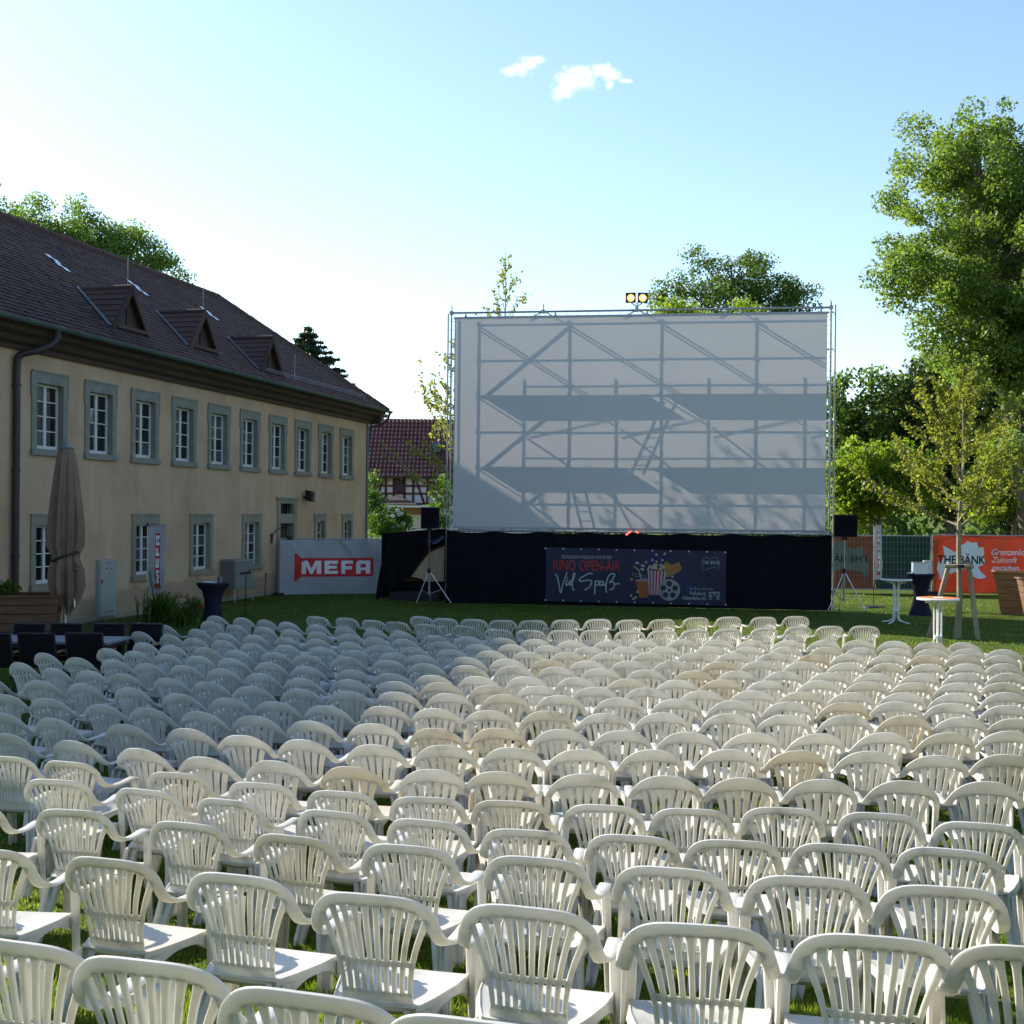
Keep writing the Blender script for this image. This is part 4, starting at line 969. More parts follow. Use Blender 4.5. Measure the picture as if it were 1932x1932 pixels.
# ------------------------------------------------------------------ blue cinema banner on the skirt
kb = empty('cinema_banner', SP.o, SP.rz, 'dark blue cinema banner with popcorn picture hung on the black skirt', 'banner')
SPB = Plane(Vector((-1.81, 34.2, 0)), Vector((8.78, 32.7, 0)), .20)
B6 = lambda zx, zy: SPB.loc((1150 + zx / 3.864) * .85867, (1150 + zy / 3.864) * .85867)
def kw(x, z): return -.215 + .008 * math.sin(x * 2.6 + z * 2.5) + .006 * math.sin(x * 6 - z * 4) + .012 * math.exp(-((z - 1.75) / .12) ** 2) * math.sin(x * 5)
p00, p10, p11, p01 = B6(188, 660), B6(1718, 700), B6(1715, 236), B6(188, 203)
sheet(kb, 'vinyl', p00[0], p10[0], p00[1], p01[1], M['navy_v'], kw, 60, 14, .003, p11[1], p10[1])
def b6box(a, b2, c, d): q, r_ = B6(a, d), B6(b2, c); return (q[0], r_[0], q[1], r_[1])
fit_text(kb, 'DIE VOLKSBANK HOHENLOHE WÜNSCHT BEIM', b6box(328, 750, 268, 298), M['white_shaded'], kw)
fit_text(kb, 'KINO OPEN-AIR', b6box(255, 823, 318, 398), M['red_shaded'], kw, bold=.012)
def b6s(pts, wd=.035, sm=5): return stroke(catmull([B6(*p) for p in pts], sm), wd)
script = [[(268, 432), (284, 440), (300, 500), (316, 590), (330, 540), (352, 470), (372, 415)],
          [(372, 478), (364, 510), (366, 528), (378, 518), (392, 498)],
          [(390, 510), (408, 500), (412, 484), (400, 484), (390, 504), (394, 524), (410, 518)],
          [(410, 518), (428, 470), (438, 430), (428, 426), (420, 470), (416, 530), (424, 562), (438, 568)],
          [(588, 430), (566, 424), (530, 438), (484, 466), (476, 484), (500, 490), (560, 482), (580, 496), (568, 530), (540, 556), (520, 564)],
          [(610, 488), (608, 540), (606, 602)], [(608, 510), (622, 490), (640, 490), (640, 512), (620, 526), (610, 522)],
          [(676, 492), (656, 492), (648, 516), (656, 528), (670, 516), (678, 492), (676, 520), (686, 526), (700, 505)],
          [(712, 586), (702, 570), (704, 510), (722, 450), (752, 426), (774, 432), (766, 462), (738, 494), (730, 502)],
          [(730, 502), (756, 494), (770, 510), (768, 540), (752, 560), (730, 562)], [(768, 518), (790, 514), (818, 510)]]
flat(kb, 'script_lettering', [q for s_ in script for q in b6s(s_)], M['white_shaded'], kw, -.006)
flat(kb, 'script_dot', [disc(*B6(374, 462), .022)], M['white_shaded'], kw, -.006)
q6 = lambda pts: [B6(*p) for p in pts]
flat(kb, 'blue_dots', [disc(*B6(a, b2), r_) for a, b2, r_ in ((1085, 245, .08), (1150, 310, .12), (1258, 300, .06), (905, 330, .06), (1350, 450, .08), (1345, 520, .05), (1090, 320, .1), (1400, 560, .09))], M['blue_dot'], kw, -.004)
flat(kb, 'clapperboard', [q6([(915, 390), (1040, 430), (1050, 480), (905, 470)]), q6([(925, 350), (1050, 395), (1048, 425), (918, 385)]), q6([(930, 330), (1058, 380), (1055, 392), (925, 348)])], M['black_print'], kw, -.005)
flat(kb, 'clapper_stripes', [q6([(958, 322), (985, 332), (975, 348), (948, 338)]), q6([(1005, 345), (1034, 358), (1024, 372), (996, 360)]), q6([(932, 352), (958, 372), (968, 392), (942, 372)]), q6([(1000, 375), (1028, 388), (1020, 402), (992, 390)])], M['white_shaded'], kw, -.008)
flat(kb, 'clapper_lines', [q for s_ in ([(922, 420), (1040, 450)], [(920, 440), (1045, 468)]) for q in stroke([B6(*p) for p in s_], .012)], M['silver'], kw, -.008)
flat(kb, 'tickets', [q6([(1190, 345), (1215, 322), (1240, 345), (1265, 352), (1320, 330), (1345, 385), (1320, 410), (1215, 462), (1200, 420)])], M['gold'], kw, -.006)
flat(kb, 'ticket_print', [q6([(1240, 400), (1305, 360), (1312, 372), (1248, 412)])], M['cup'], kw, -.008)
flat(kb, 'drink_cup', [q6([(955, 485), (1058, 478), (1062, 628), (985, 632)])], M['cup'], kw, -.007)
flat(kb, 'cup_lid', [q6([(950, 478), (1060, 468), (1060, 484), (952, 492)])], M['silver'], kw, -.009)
flat(kb, 'straw', [q for s_ in ([(1000, 470), (982, 400), (955, 378)],) for q in stroke([B6(*p) for p in s_], .03)], M['white_shaded'], kw, -.011)
flat(kb, 'popcorn_bucket', [q6([(1055, 395), (1212, 408), (1185, 610), (1065, 605)])], M['white_shaded'], kw, -.009)
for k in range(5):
    a = 1068 + k * 29; flat(kb, 'bucket_stripe', [q6([(a, 397), (a + 14, 398), (1072 + k * 23 + 10, 607), (1072 + k * 23, 607)])], M['red_shaded'], kw, -.012)
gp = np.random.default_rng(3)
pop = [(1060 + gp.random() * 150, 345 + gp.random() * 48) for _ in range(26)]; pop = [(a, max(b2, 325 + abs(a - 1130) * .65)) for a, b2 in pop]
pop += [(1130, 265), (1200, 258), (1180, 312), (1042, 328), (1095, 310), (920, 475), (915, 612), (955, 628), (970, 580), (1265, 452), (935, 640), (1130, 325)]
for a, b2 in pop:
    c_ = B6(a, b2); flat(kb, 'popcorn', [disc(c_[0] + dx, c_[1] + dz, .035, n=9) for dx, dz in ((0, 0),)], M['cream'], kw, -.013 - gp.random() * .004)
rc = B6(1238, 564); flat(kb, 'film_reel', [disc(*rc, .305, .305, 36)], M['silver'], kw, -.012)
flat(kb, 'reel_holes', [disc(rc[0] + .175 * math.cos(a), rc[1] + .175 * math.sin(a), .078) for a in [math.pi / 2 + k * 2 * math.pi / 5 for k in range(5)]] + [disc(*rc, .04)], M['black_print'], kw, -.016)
sp_ol = [(1520, 300), (1560, 285), (1580, 305), (1640, 285), (1650, 310), (1668, 330), (1655, 385), (1620, 370), (1590, 380), (1530, 395), (1518, 350), (1520, 300)]
flat(kb, 'emblem_outline', [q for q in stroke([B6(*p) for p in sp_ol], .012)], M['silver'], kw, -.005)
fit_text(kb, 'THE BÄNK', b6box(1518, 1668, 312, 346), M['white_shaded'], kw, -.009, bold=.01)
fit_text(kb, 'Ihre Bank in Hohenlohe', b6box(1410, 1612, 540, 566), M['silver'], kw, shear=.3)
fit_text(kb, 'Volksbank', b6box(1408, 1552, 578, 608), M['white_shaded'], kw, bold=.01)
fit_text(kb, 'Hohenlohe eG', b6box(1350, 1552, 616, 648), M['white_shaded'], kw, bold=.01)
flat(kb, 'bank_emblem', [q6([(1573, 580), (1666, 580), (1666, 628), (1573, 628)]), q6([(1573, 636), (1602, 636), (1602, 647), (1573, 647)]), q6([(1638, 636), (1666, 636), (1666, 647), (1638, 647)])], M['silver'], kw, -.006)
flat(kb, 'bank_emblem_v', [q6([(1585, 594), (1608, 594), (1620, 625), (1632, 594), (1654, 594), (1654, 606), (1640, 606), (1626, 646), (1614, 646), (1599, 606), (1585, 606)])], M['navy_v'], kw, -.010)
for k in range(11):
    t = k / 10
    for a, b2 in ((p01, p11), (p00, p10)):
        x, z = a[0] + (b2[0] - a[0]) * t, a[1] + (b2[1] - a[1]) * t
        MB().lathe([(.012, 0), (.022, .004), (.012, .008)], 8).build('eyelet', M['alu'], kb).matrix_local = Matrix.Translation((x, kw(x, z) - .004, z + (-.03 if b2 is p11 else .03))) @ Matrix.Rotation(R(90), 4, 'X')

# ------------------------------------------------------------------ white banner fence on the left
FP = Plane(at(527, 1122, 36.9), at(735, 1120, 37.9))
fb = empty('banner_fence', FP.o, FP.rz, 'white banner with red screw emblem stretched on a fence panel by the building', 'banner')
C3 = lambda zx, zy: FP.loc((560 + zx / 3.22) * .85867, (860 + zy / 3.22) * .85867)
def mw(x, z):
    f = -.06 + .022 * math.sin(x * 1.9 + z * 3.0) + .012 * math.sin(x * 5.2 - z * 4.5) + .014 * math.sin(x * 9 + z * 7) * max(0, z - 1.0)
    for cx__, sgn in ((.2, 1), (1.25, -1), (1.9, 1), (2.75, -1)):      # tension folds running down from the top ties
        d = (x - cx__) - sgn * (1.75 - z) * .8; f -= .030 * math.exp(-(d / .07) ** 2) * max(0, min(1, (z - .5) / 1.0))
    return f
za, zb = C3(178, 1437)[1], C3(178, 1050)[1]; xr = C3(950, 1200)[0]
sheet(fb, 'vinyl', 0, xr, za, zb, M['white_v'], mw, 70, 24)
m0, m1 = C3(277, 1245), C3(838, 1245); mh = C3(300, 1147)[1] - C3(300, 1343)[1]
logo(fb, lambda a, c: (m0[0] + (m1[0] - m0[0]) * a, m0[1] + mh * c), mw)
fr_ = MB().tube([(-.02, .02, .02), (-.02, .02, zb + .05)], .021, 8).tube([(xr + .1, .02, .02), (xr + .1, .02, zb + .05)], .021, 8).tube([(-.02, .02, zb + .03), (xr + .1, .02, zb + .03)], .021, 8).tube([(-.02, .02, za - .03), (xr + .1, .02, za - .03)], .021, 8)
fr_.build('frame', M['galv'], fb, True)
for x in (0, xr): MB().bx(x - .12, x + .12, -.3, .35, .0, .07).build('foot', M['black_plastic'], fb)

# ------------------------------------------------------------------ fence panels on the right
RP = Plane(on_ground(1563, 40.2), on_ground(1757, 40.0))
C5 = lambda zx, zy, P=None: (P or RP).loc((1750 + zx / 3.864) * .85867, (1050 + zy / 3.864) * .85867)
def fence_frame(root, x0, x1, z1, wires=True):
    f = MB()
    for x in (x0, x1): f.tube([(x, .03, .03), (x, .03, z1)], .021, 8)
    for z in (.14, z1 - .01): f.tube([(x0, .03, z), (x1, .03, z)], .021, 8)
    f.build('frame', M['galv'], root, True)
    if wires:
        wv = MB(); n = int((x1 - x0) / .12)
        for k in range(1, n): wv.tube([(x0 + (x1 - x0) * k / n, .03, .14), (x0 + (x1 - x0) * k / n, .03, z1)], .0035, 4, False)
        for k in range(1, 8): wv.tube([(x0, .034, .14 + (z1 - .14) * k / 8), (x1, .034, .14 + (z1 - .14) * k / 8)], .0035, 4, False)
        tag(wv.build('wire_mesh', M['galv'], root), kind='stuff')
    for x in (x0 + .05, x1 - .05): MB().bx(x - .11, x + .11, -.32, .36, .0, .10).build('foot', M['black_plastic'], root)
f1_ = empty('fence_panel', RP.o, RP.rz, 'wire fence panel with dark green cloth and the dim back of a banner', 'fence', 'fence panels on the right')
ztop = C5(500, 487)[1]; zlow = C5(500, 945)[1]
fence_frame(f1_, .0, RP.len - .04, ztop)
def gw(x, z): return .06 + .02 * math.sin(x * 3.1) + .012 * math.sin(x * 7 + z * 3)
xm = C5(672, 700)[0]
sheet(f1_, 'green_cloth', xm + .03, RP.len - .06, zlow, ztop - .03, M['green_cloth'], gw, 30, 8)
sheet(f1_, 'banner_back', -.3, xm, zlow + .02, ztop - .04, M['brown_dark'], gw, 30, 8)
flat(f1_, 'map_shape', [[C5(*p) for p in ((278, 545), (330, 560), (350, 535), (400, 540), (440, 580), (490, 610), (570, 575), (560, 640), (590, 690), (620, 740), (610, 800), (590, 850), (550, 800), (470, 790), (380, 770), (330, 800), (278, 830))]], M['grey_back'], gw, -.006)
q, r_ = C5(250, 715), C5(620, 642); fit_text(f1_, 'THE BÄN', (q[0], r_[0], q[1], r_[1]), M['black_print'], gw, -.011, bold=.02, mirror=True)
OP = Plane(on_ground(1757, 40.0), on_ground(1960, 39.6))
f2_ = empty('fence_panel', OP.o, OP.rz, 'fence panel with bright orange banner and white map shape', 'fence', 'fence panels on the right')
O5 = lambda zx, zy: C5(zx, zy, OP)
def ow(x, z): 
    return -.05 + .022 * math.sin(x * 3.3 + z * 2) + .018 * math.sin(x * 8 - z * 5) * (.4 + .5 * max(0, z - 1.3)) + .010 * math.sin(z * 6 + x)
zt_, zb_ = O5(1200, 490)[1], O5(1200, 975)[1]
fence_frame(f2_, .03, OP.len + .1, zt_ + .03)
sheet(f2_, 'vinyl', .05, OP.len + .05, zb_, zt_, M['orange_v'], ow, 70, 24)
mapp = [(1240, 572), (1342, 632), (1366, 572), (1415, 565), (1450, 535), (1480, 550), (1530, 548), (1540, 590), (1585, 590), (1592, 680), (1600, 735), (1540, 755), (1558, 790), (1575, 810), (1605, 835), (1590, 852), (1545, 858), (1500, 838), (1470, 800), (1420, 765), (1380, 800), (1335, 798), (1310, 815), (1285, 795), (1255, 805), (1238, 862), (1215, 865), (1208, 815), (1190, 780), (1198, 720), (1230, 705), (1252, 660)]
flat(f2_, 'map_shape', [[O5(*p) for p in mapp]], M['white_print'], ow, -.007)
def o5t(s, a, b2, c, d, mat, **k): q, r_ = O5(a, d), O5(b2, c); fit_text(f2_, s, (q[0], r_[0], q[1], r_[1]), mat, ow, **k)
o5t('THE BÄNK', 1196, 1604, 645, 728, M['black_print'], y=-.013, bold=.02)
o5t('Grenzenlos', 1652, 1960, 605, 655, M['white_print'], bold=.012, shear=.28)
o5t('Zukunft', 1650, 1868, 672, 720, M['white_print'], bold=.012, shear=.28)
o5t('gestalten.', 1648, 1893, 742, 796, M['white_print'], bold=.012, shear=.28)

# ------------------------------------------------------------------ flags
def flag(px0, px1, py0, py1, Y, label, pole_px, base_y, yaw=0.0):
    a, b2 = at(px0, py1, Y), at(px1, py0, Y); wd = b2.x - a.x; h = b2.z - a.z
    root = empty('beach_flag', (a.x, Y, 0), yaw, label, 'flag', 'upright flags with red screw emblem')
    fw = lambda x, z: .02 * math.sin(z * 3.1 + x * 4) + .008 * math.sin(z * 9)
    wd /= math.cos(yaw)
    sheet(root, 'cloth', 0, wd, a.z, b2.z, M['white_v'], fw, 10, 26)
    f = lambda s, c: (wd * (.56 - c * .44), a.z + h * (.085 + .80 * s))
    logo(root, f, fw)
    MB().tube([(-.015, 0, base_y), (-.02, 0, b2.z + .02)], .012, 8).tube([(-.02, 0, b2.z + .01), (wd, .01, b2.z + .015)], .009, 6).build('pole', M['alu'], root, True)
    MB().box((-.02, 0, b2.z + .01), (.05, .05, .07)).build('joint', M['black_plastic'], root)
    MB().tube([(-.015, 0, 0), (-.015, 0, base_y + .02)], .010, 6).build('ground_spike', M['dark_metal'], root)
    return root
flag(279, 312, 991, 1121, 29.0, 'white upright flag with red emblem in front of the beige building wall', 280, .75)
fr2 = flag(1649, 1667, 992, 1094, 34.0, 'narrow white upright flag with red emblem in front of the green fence', 1650, .6, R(28))
MB().lathe([(.34, 0), (.30, .04), (.02, .06)], 16).build('water_base', M['black_plastic'], fr2)

# ------------------------------------------------------------------ loudspeakers on tripods
def pa_speaker(px0, px1, py0, py1, apex_y, Y, feet, side, feetdir):
    c = at((px0 + px1) / 2, (py0 + py1) / 2, Y); wd = (px1 - px0) * Y / FPX; h = (py1 - py0) * Y / FPX
    st_ = empty('speaker_stand', (c.x, Y, 0), 0, 'tripod speaker stand on the lawn at the %s end of the screen' % side, 'stand', 'speaker stands beside the screen')
    za = at(px0, apex_y, Y).z; zt = c.z - h / 2
    MB().tube([(0, 0, .28), (0, 0, za + .1)], .024, 8).build('pole', M['galv'], st_, True); MB().tube([(0, 0, za), (0, 0, zt)], .018, 8).build('inner_pole', M['copper_brown'] if side == 'left' else M['galv'], st_, True)
    MB().tube([(0, 0, za - .06), (0, 0, za + .08)], .05, 8).build('collar', M['black_plastic'], st_); MB().tube([(0, 0, za + .04), (0, -.1, za + .06)], .02, 6).build('knob', M['black_plastic'], st_)
    for fx, fy in feet:
        l = MB().tube([(fx * .04, fy * .04, za - .03), (fx, fy, .02)], .014, 6).build('leg', M['alu'], st_)
        MB().tube([(fx * .97, fy * .97, .05), (fx * 1.03, fy * 1.03, .0)], .02, 6).build('rubber_foot', M['black_plastic'], l)
        MB().tube([(0, 0, .30), (fx * .55, fy * .55, (za) * .45)], .009, 5).build('strut', M['galv'], st_)
    sp2 = empty('loudspeaker', (c.x, Y, zt), R(8 if side == 'left' else -8), 'black box loudspeaker on the stand at the %s end of the screen' % side, 'speaker', 'loudspeakers beside the screen')
    q = wd / 2
    MB().loft([[Vector((x, y, z)) for x, y in ((-q, -.22), (q, -.22), (q * .7, .22), (-q * .7, .22))] for z in (0, h)]).build('cabinet', M['black_plastic'], sp2)
    MB().bx(-q + .02, q - .02, -.232, -.221, .02, h - .02).build('grille', M['black'], sp2)
    MB().bx(-.06, .06, -.06, .06, -.08, -.001).build('pole_socket', M['black_plastic'], sp2)
pa_speaker(793, 828, 957, 997, 1077, 33.5, [(-.36, -.12), (.64, .1), (.02, .5)], 'left', 0)
pa_speaker(1572, 1615, 971, 1013, 1078, 32.2, [(-.5, -.2), (.56, -.15), (.02, .55)], 'right', 0)

# ------------------------------------------------------------------ cloth covered booth left of the screen
BP = Plane(Vector((at(725, 1130, 34.9).x, 35.2, 0)), Vector((at(850, 1130, 34.9).x, 34.8, 0)))
D3 = lambda zx, zy: BP.loc((560 + zx / 3.22) * .85867, (860 + zy / 3.22) * .85867)
bo = empty('draped_booth', BP.o, BP.rz, 'wooden cart covered with a black tarpaulin beside the white banner fence', 'booth')
def dpoly(n, pts, mat, y, th): 
    return MB().prism([D3(*p) for p in pts], y, y + th).build(n, mat, bo)
xl_, xr_ = D3(930, 1300)[0], D3(1395, 1300)[0]
MB().bx(xl_ + .15, xr_, .25, 1.8, .35, D3(1000, 1010)[1] - .08).build('cart_body', M['wood_old'], bo)
dpoly('plywood_board', [(1105, 1310), (1232, 1140), (1338, 1095), (1335, 1345), (1195, 1345), (1180, 1325)], M['plywood'], .02, .03)
dpoly('plywood_board', [(1344, 1100), (1392, 1090), (1390, 1335), (1348, 1335)], M['plywood'], .06, .03)
cl = MB()
TL = [(905, 1010), (960, 1000), (1060, 992), (1150, 985), (1240, 980), (1320, 983), (1392, 988)]
BLn = [(925, 1480), (985, 1400), (1060, 1345), (1110, 1290), (1200, 1150), (1300, 1095), (1385, 1030)]
TLc = catmull([D3(*p) for p in [(958, 1003), (1000, 1001), (1060, 994), (1150, 987), (1240, 981), (1320, 983), (1392, 988)]], 6); BLc = catmull([D3(*p) for p in BLn], 6)
NN = len(TLc) - 1
def clf(u, v):
    k = u * NN; i = min(int(k), NN - 1); t = k - i; a = TLc[i] * (1 - t) + TLc[i + 1] * t; b2 = BLc[i] * (1 - t) + BLc[i + 1] * t
    p = a * v + b2 * (1 - v)
    return (p[0] - .30 * math.sin(min(1, (1 - v) * 1.2) * 1.3) * max(0, 1 - u * 4.5) ** 1.2, -.06 + .05 * math.sin(u * 34 + v * 2) * (1 - v) + .03 * math.sin(u * 15), p[1])
grid_solid(cl, clf, 60, 14, lambda u, v: (0, .005, 0))
grid_solid(cl, lambda u, v: (TLc[min(int(u * NN), NN)][0], -.05 + 1.9 * v, TLc[min(int(u * NN), NN)][1] + .01 + .05 * math.sin(u * 9) * math.sin(v * 6) - .12 * v), 40, 8, lambda u, v: (0, 0, -.005))
grid_solid(cl, lambda u, v: (xl_ - .14 + .05 * math.sin(u * 22), -.05 + 1.9 * u, .05 + (D3(960, 1005)[1] - .05) * v), 24, 8, lambda u, v: (.005, 0, 0))
cl.build('tarpaulin', M['black'], bo, True)
grid_solid_mb = MB(); grid_solid(grid_solid_mb, lambda u, v: (D3(1090 + 250 * u, 990)[0], -.10 + .5 * v, D3(1090, 985)[1] + .03 + .03 * math.sin(u * 8) + .04 * math.sin(u * 3.1)), 20, 4, lambda u, v: (0, 0, -.01))
grid_solid_mb.build('grey_cover', M['grey_back'], bo, True)
dpoly('ramp', [(945, 1490), (1300, 1490), (1320, 1415), (960, 1415)], M['dark_metal'], -.12, .05)
dpoly('dark_interior', [(940, 1478), (1392, 1478), (1392, 1340), (960, 1345)], M['black'], .10, .03)  # black sheet painting the darkness inside the cart below the boards
for a, b2 in ((M['blue_dot'], [(1215, 1050), (1240, 1075), (1300, 1060), (1350, 1020), (1330, 1015), (1290, 1045)]), (M['lead'], [(1330, 1018), (1352, 1030), (1300, 1072), (1262, 1080), (1300, 1050)])): dpoly('blanket', b2, a, -.16, .03)
p = at(847, 1128, 34.2)
ext = empty('fire_extinguisher', (p.x, 34.25, 0), 0, 'small red fire extinguisher at the left foot of the screen skirt', 'extinguisher')
MB().lathe([(.07, .16), (.085, .20), (.085, .58), (.05, .66), (.025, .68)], 14).build('bottle', M['red'], ext, True); MB().box((0, 0, .72), (.05, .12, .07)).build('valve', M['black_plastic'], ext); MB().bx(-.1, .1, -.1, .1, 0, .158).build('stand', M['dark_metal'], ext)

# ------------------------------------------------------------------ tables on the right lawn
def bistro(px, py_top, Y, rad, topmat, label, base_rot):
    c = at(px, py_top, Y); root = empty('bistro_table', (c.x, Y, 0), base_rot, label, 'table', 'white bistro tables on the right lawn'); h = c.z
    MB().lathe([(rad - .03, h - .045), (rad, h - .035), (rad, h - .01), (rad - .012, h), (rad - .035, h + .001)], 36).build('table_top', M['white_metal'], root, True)
    MB().lathe([(rad - .038, h + .001), (rad - .04, h + .004), (.01, h + .0045)], 36).build('top_inlay', topmat, root)
    MB().lathe([(.16, h - .075), (.16, h - .046)], 16).build('top_bracket', M['white_metal'], root)
    for k in range(4):
        a = k * math.pi / 2 + .5; ca, sa = math.cos(a), math.sin(a)
        pts = catmull([(ca * r_, sa * r_, z) for r_, z in ((.24, h - .08), (.14, h - .10), (.075, h - .18), (.07, h * .5), (.07, .22), (.10, .10), (.20, .05), (.36, .02))], 4)
        MB().tube(pts, .017, 7).build('leg', M['white_metal'], root, True)
    MB().tube([(0, 0, .3), (0, 0, .36)], .085, 10).build('leg_clamp', M['white_metal'], root)
    return root, h
r1_, h1_ = bistro(1691, 1092, 29.0, .375, M['black_print'], 'tall white bistro table with a dark top on the right lawn', .3)
r2_, h2_ = bistro(1770, 1128, 22.6, .395, M['orange'], 'tall white bistro table with an orange printed top beside the staked tree', .9)
flat_ = MB().add([(x, y, h2_ + .0065) for x, y in ((-.16, -.02), (-.1, .1), (.0, .07), (.1, .12), (.17, .03), (.2, -.08), (.08, -.05), (-.02, -.1), (-.1, -.07))], [tuple(range(8, -1, -1))])
flat_.build('top_print', M['white_print'], r2_)
def stretch_table(px, py_top, Y, rad, label):
    c = at(px, py_top, Y); root = empty('cocktail_table', (c.x, Y, 0), 0, label, 'table', 'cocktail tables in dark stretch covers'); h = c.z
    n = 32; prof = [(rad * .80, .0), (rad * .74, .08), (rad * .58, .30), (rad * .50, .50), (rad * .52, .66), (rad * .66, .86), (rad * .86, h - .10), (rad * .97, h - .035), (rad, h - .02), (rad * .985, h), (.01, h)]
    secs = []
    for q, z in prof:
        secs.append([Vector((q * (1 + (.10 * math.cos(4 * 2 * math.pi * k / n) * max(0, 1 - z / .5))) * math.cos(2 * math.pi * k / n), q * (1 + (.10 * math.cos(4 * 2 * math.pi * k / n) * max(0, 1 - z / .5))) * math.sin(2 * math.pi * k / n), z)) for k in range(n)])
    MB().loft(secs).build('stretch_cover', M['navy'], root, True, 50)
    MB().lathe([(rad * .99, h + .001), (rad * .985, h + .006), (.01, h + .007)], 32).build('table_top', M['navy'], root)
    return root, h, c
t1, h_, c_ = stretch_table(402, 1100, 26.0, .36, 'cocktail table in a dark stretch cover on the lawn by the building')
t2, h3_, c3_ = stretch_table(1737, 1083, 31.4, .36, 'cocktail table in a dark stretch cover carrying white boxes on the right lawn')
for (dx, dy, w_, hh_, rz2, lab) in ((-.05, -.05, .34, .29, .05, 'white box lying nearest on the right cocktail table'), (.22, .12, .2, .33, -.2, 'white box standing behind on the right cocktail table')):
    bx_ = empty('white_box', (c3_.x + dx, c3_.y + dy, h3_ + .008), rz2, lab, 'box', 'boxes on the cocktail table')
    MB().loft([[Vector((sx * w_ / 2 * q, sy * .12, z)) for sx, sy in ((-1, -1), (1, -1), (1, 1), (-1, 1))] for q, z in ((1.05, 0), (1, hh_))]).build('carton', M['white_metal'], bx_)
    MB().bx(-w_ / 2 - .004, w_ / 2 + .004, -.128, .128, hh_ + .001, hh_ + .02).build('lid', M['cab_white'], bx_)
cr_ = empty('crumpled_paper', (c3_.x - .28, c3_.y - .12, h3_ + .008), 0, 'crumpled white paper napkin at the edge of the right cocktail table', 'paper'); g = np.random.default_rng(2)
MB().grid(lambda u, v: ((u - .5) * .2 + .02 * math.sin(v * 20), (v - .5) * .16, .02 + .025 * math.sin(u * 13) * math.cos(v * 11) + .012 * math.sin(u * 29)), 9, 8).build('sheet', M['white_print'], cr_)
for (dx, dy, w_, l_, rz2, lab) in ((-.08, -.02, .21, .29, .3, 'stack of white and blue leaflets on the left cocktail table'),):
    pp = empty('leaflets', (c_.x + dx, c_.y + dy, h_ + .008), rz2, lab, 'leaflets')
    for k in range(5):
        s_ = MB().bx(-w_ / 2, w_ / 2, -l_ / 2, l_ / 2, .004 * k, .004 * k + .0035).build('leaflet', M['white_print'] if k % 2 == 0 else M['blue_dot'], pp); s_.rotation_euler = (0, 0, rng.uniform(-.4, .4)); s_.location = (rng.uniform(-.04, .06), rng.uniform(-.03, .03), 0)
jar = empty('glass_jar', (c_.x + .16, c_.y - .05, h_ + .008), 0, 'small dark blue jar on the left cocktail table', 'jar')
MB().lathe([(.04, 0), (.055, .01), (.055, .10), (.045, .125)], 16).build('jar_body', M['blue_glass'], jar, True); MB().lathe([(.048, .126), (.05, .13), (.05, .15), (.01, .152)], 16).build('lid', M['lead'], jar, True)
# support posts of the young tree
fr3 = empty('tree_stakes', gb, 0, 'two round wooden stakes with a crossbar propping the young tree', 'stakes')
s_ = GY / FPX; g0 = at(1806, 1200, GY).x
stk = lambda px, py, y: Vector((at(px, py, GY).x - gb.x, y, at(px, py, GY).z))
zc = stk(1800, 1068, 0).z
MB().tube([Vector((stk(1760, 1180, 0).x, .25, 0)), Vector((stk(1792, 1066, 0).x, .02, zc + .08))], .05, 10).build('stake', M['stake'], fr3, True)
MB().tube([Vector((stk(1838, 1205, 0).x, -.2, 0)), Vector((stk(1823, 1066, 0).x, -.12, zc + .1))], .052, 10).build('stake', M['stake'], fr3, True)
MB().tube([Vector((stk(1782, 1066, 0).x, -.02, zc)), Vector((stk(1830, 1066, 0).x, -.20, zc))], .045, 10).build('crossbar', M['stake'], fr3, True)
MB().tube([Vector((stk(1806, 1066, 0).x, -.14, zc - .03)), Vector((stk(1806, 1066, 0).x, -.14, zc + .04))], .09, 10).build('tie_strap', M['black_plastic'], fr3)
# wooden planters
def planter(cx, cy, rz2, wt, wb, dt, h, mat, label, lv=6):
    root = empty('wooden_planter', (cx, cy, 0), rz2, label, 'planter', 'tapered wooden planters')
    for k in range(lv):
        z0_, z1_ = h * k / lv + .008, h * (k + 1) / lv - .004
        wz_ = lambda z: (wb + (wt - wb) * z / h) / 2; dz_ = lambda z: (wb + (dt - wb) * z / h) / 2
        for s in (-1, 1):
            for ax in (0, 1):
                m_ = MB(); o_ = .012
                if ax == 0: P_ = [(-wz_(z), s * (dz_(z) + t), z) for z, t in ((z0_, 0), (z1_, 0))] + [(wz_(z), s * (dz_(z) + t), z) for z, t in ((z1_, 0), (z0_, 0))]; nv_ = Vector((0, -s * .02, 0))
                else: P_ = [(s * wz_(z), -dz_(z) + .02, z) for z in (z0_, z1_)] + [(s * wz_(z), dz_(z) - .02, z) for z in (z1_, z0_)]; nv_ = Vector((-s * .02, 0, 0))
                P_ = [Vector(q) for q in P_]; m_.add(P_ + [q + nv_ for q in P_], [(0, 1, 2, 3), (7, 6, 5, 4), (0, 4, 5, 1), (1, 5, 6, 2), (2, 6, 7, 3), (3, 7, 4, 0)])
                m_.build('board', mat, root)
    rimm = MB(); a, b2 = wt / 2 + .04, dt / 2 + .04
    rimm.bx(-a, a, -b2, -b2 + .09, h, h + .03); rimm.bx(-a, a, b2 - .09, b2, h, h + .03); rimm.bx(-a, -a + .09, -b2 + .09, b2 - .09, h, h + .03); rimm.bx(a - .09, a, -b2 + .09, b2 - .09, h, h + .03)
    rimm.build('rim', mat, root)
    MB().bx(-wt / 2 + .05, wt / 2 - .05, -dt / 2 + .05, dt / 2 - .05, h - .14, h - .08).build('soil', M['soil'], root)
    return root
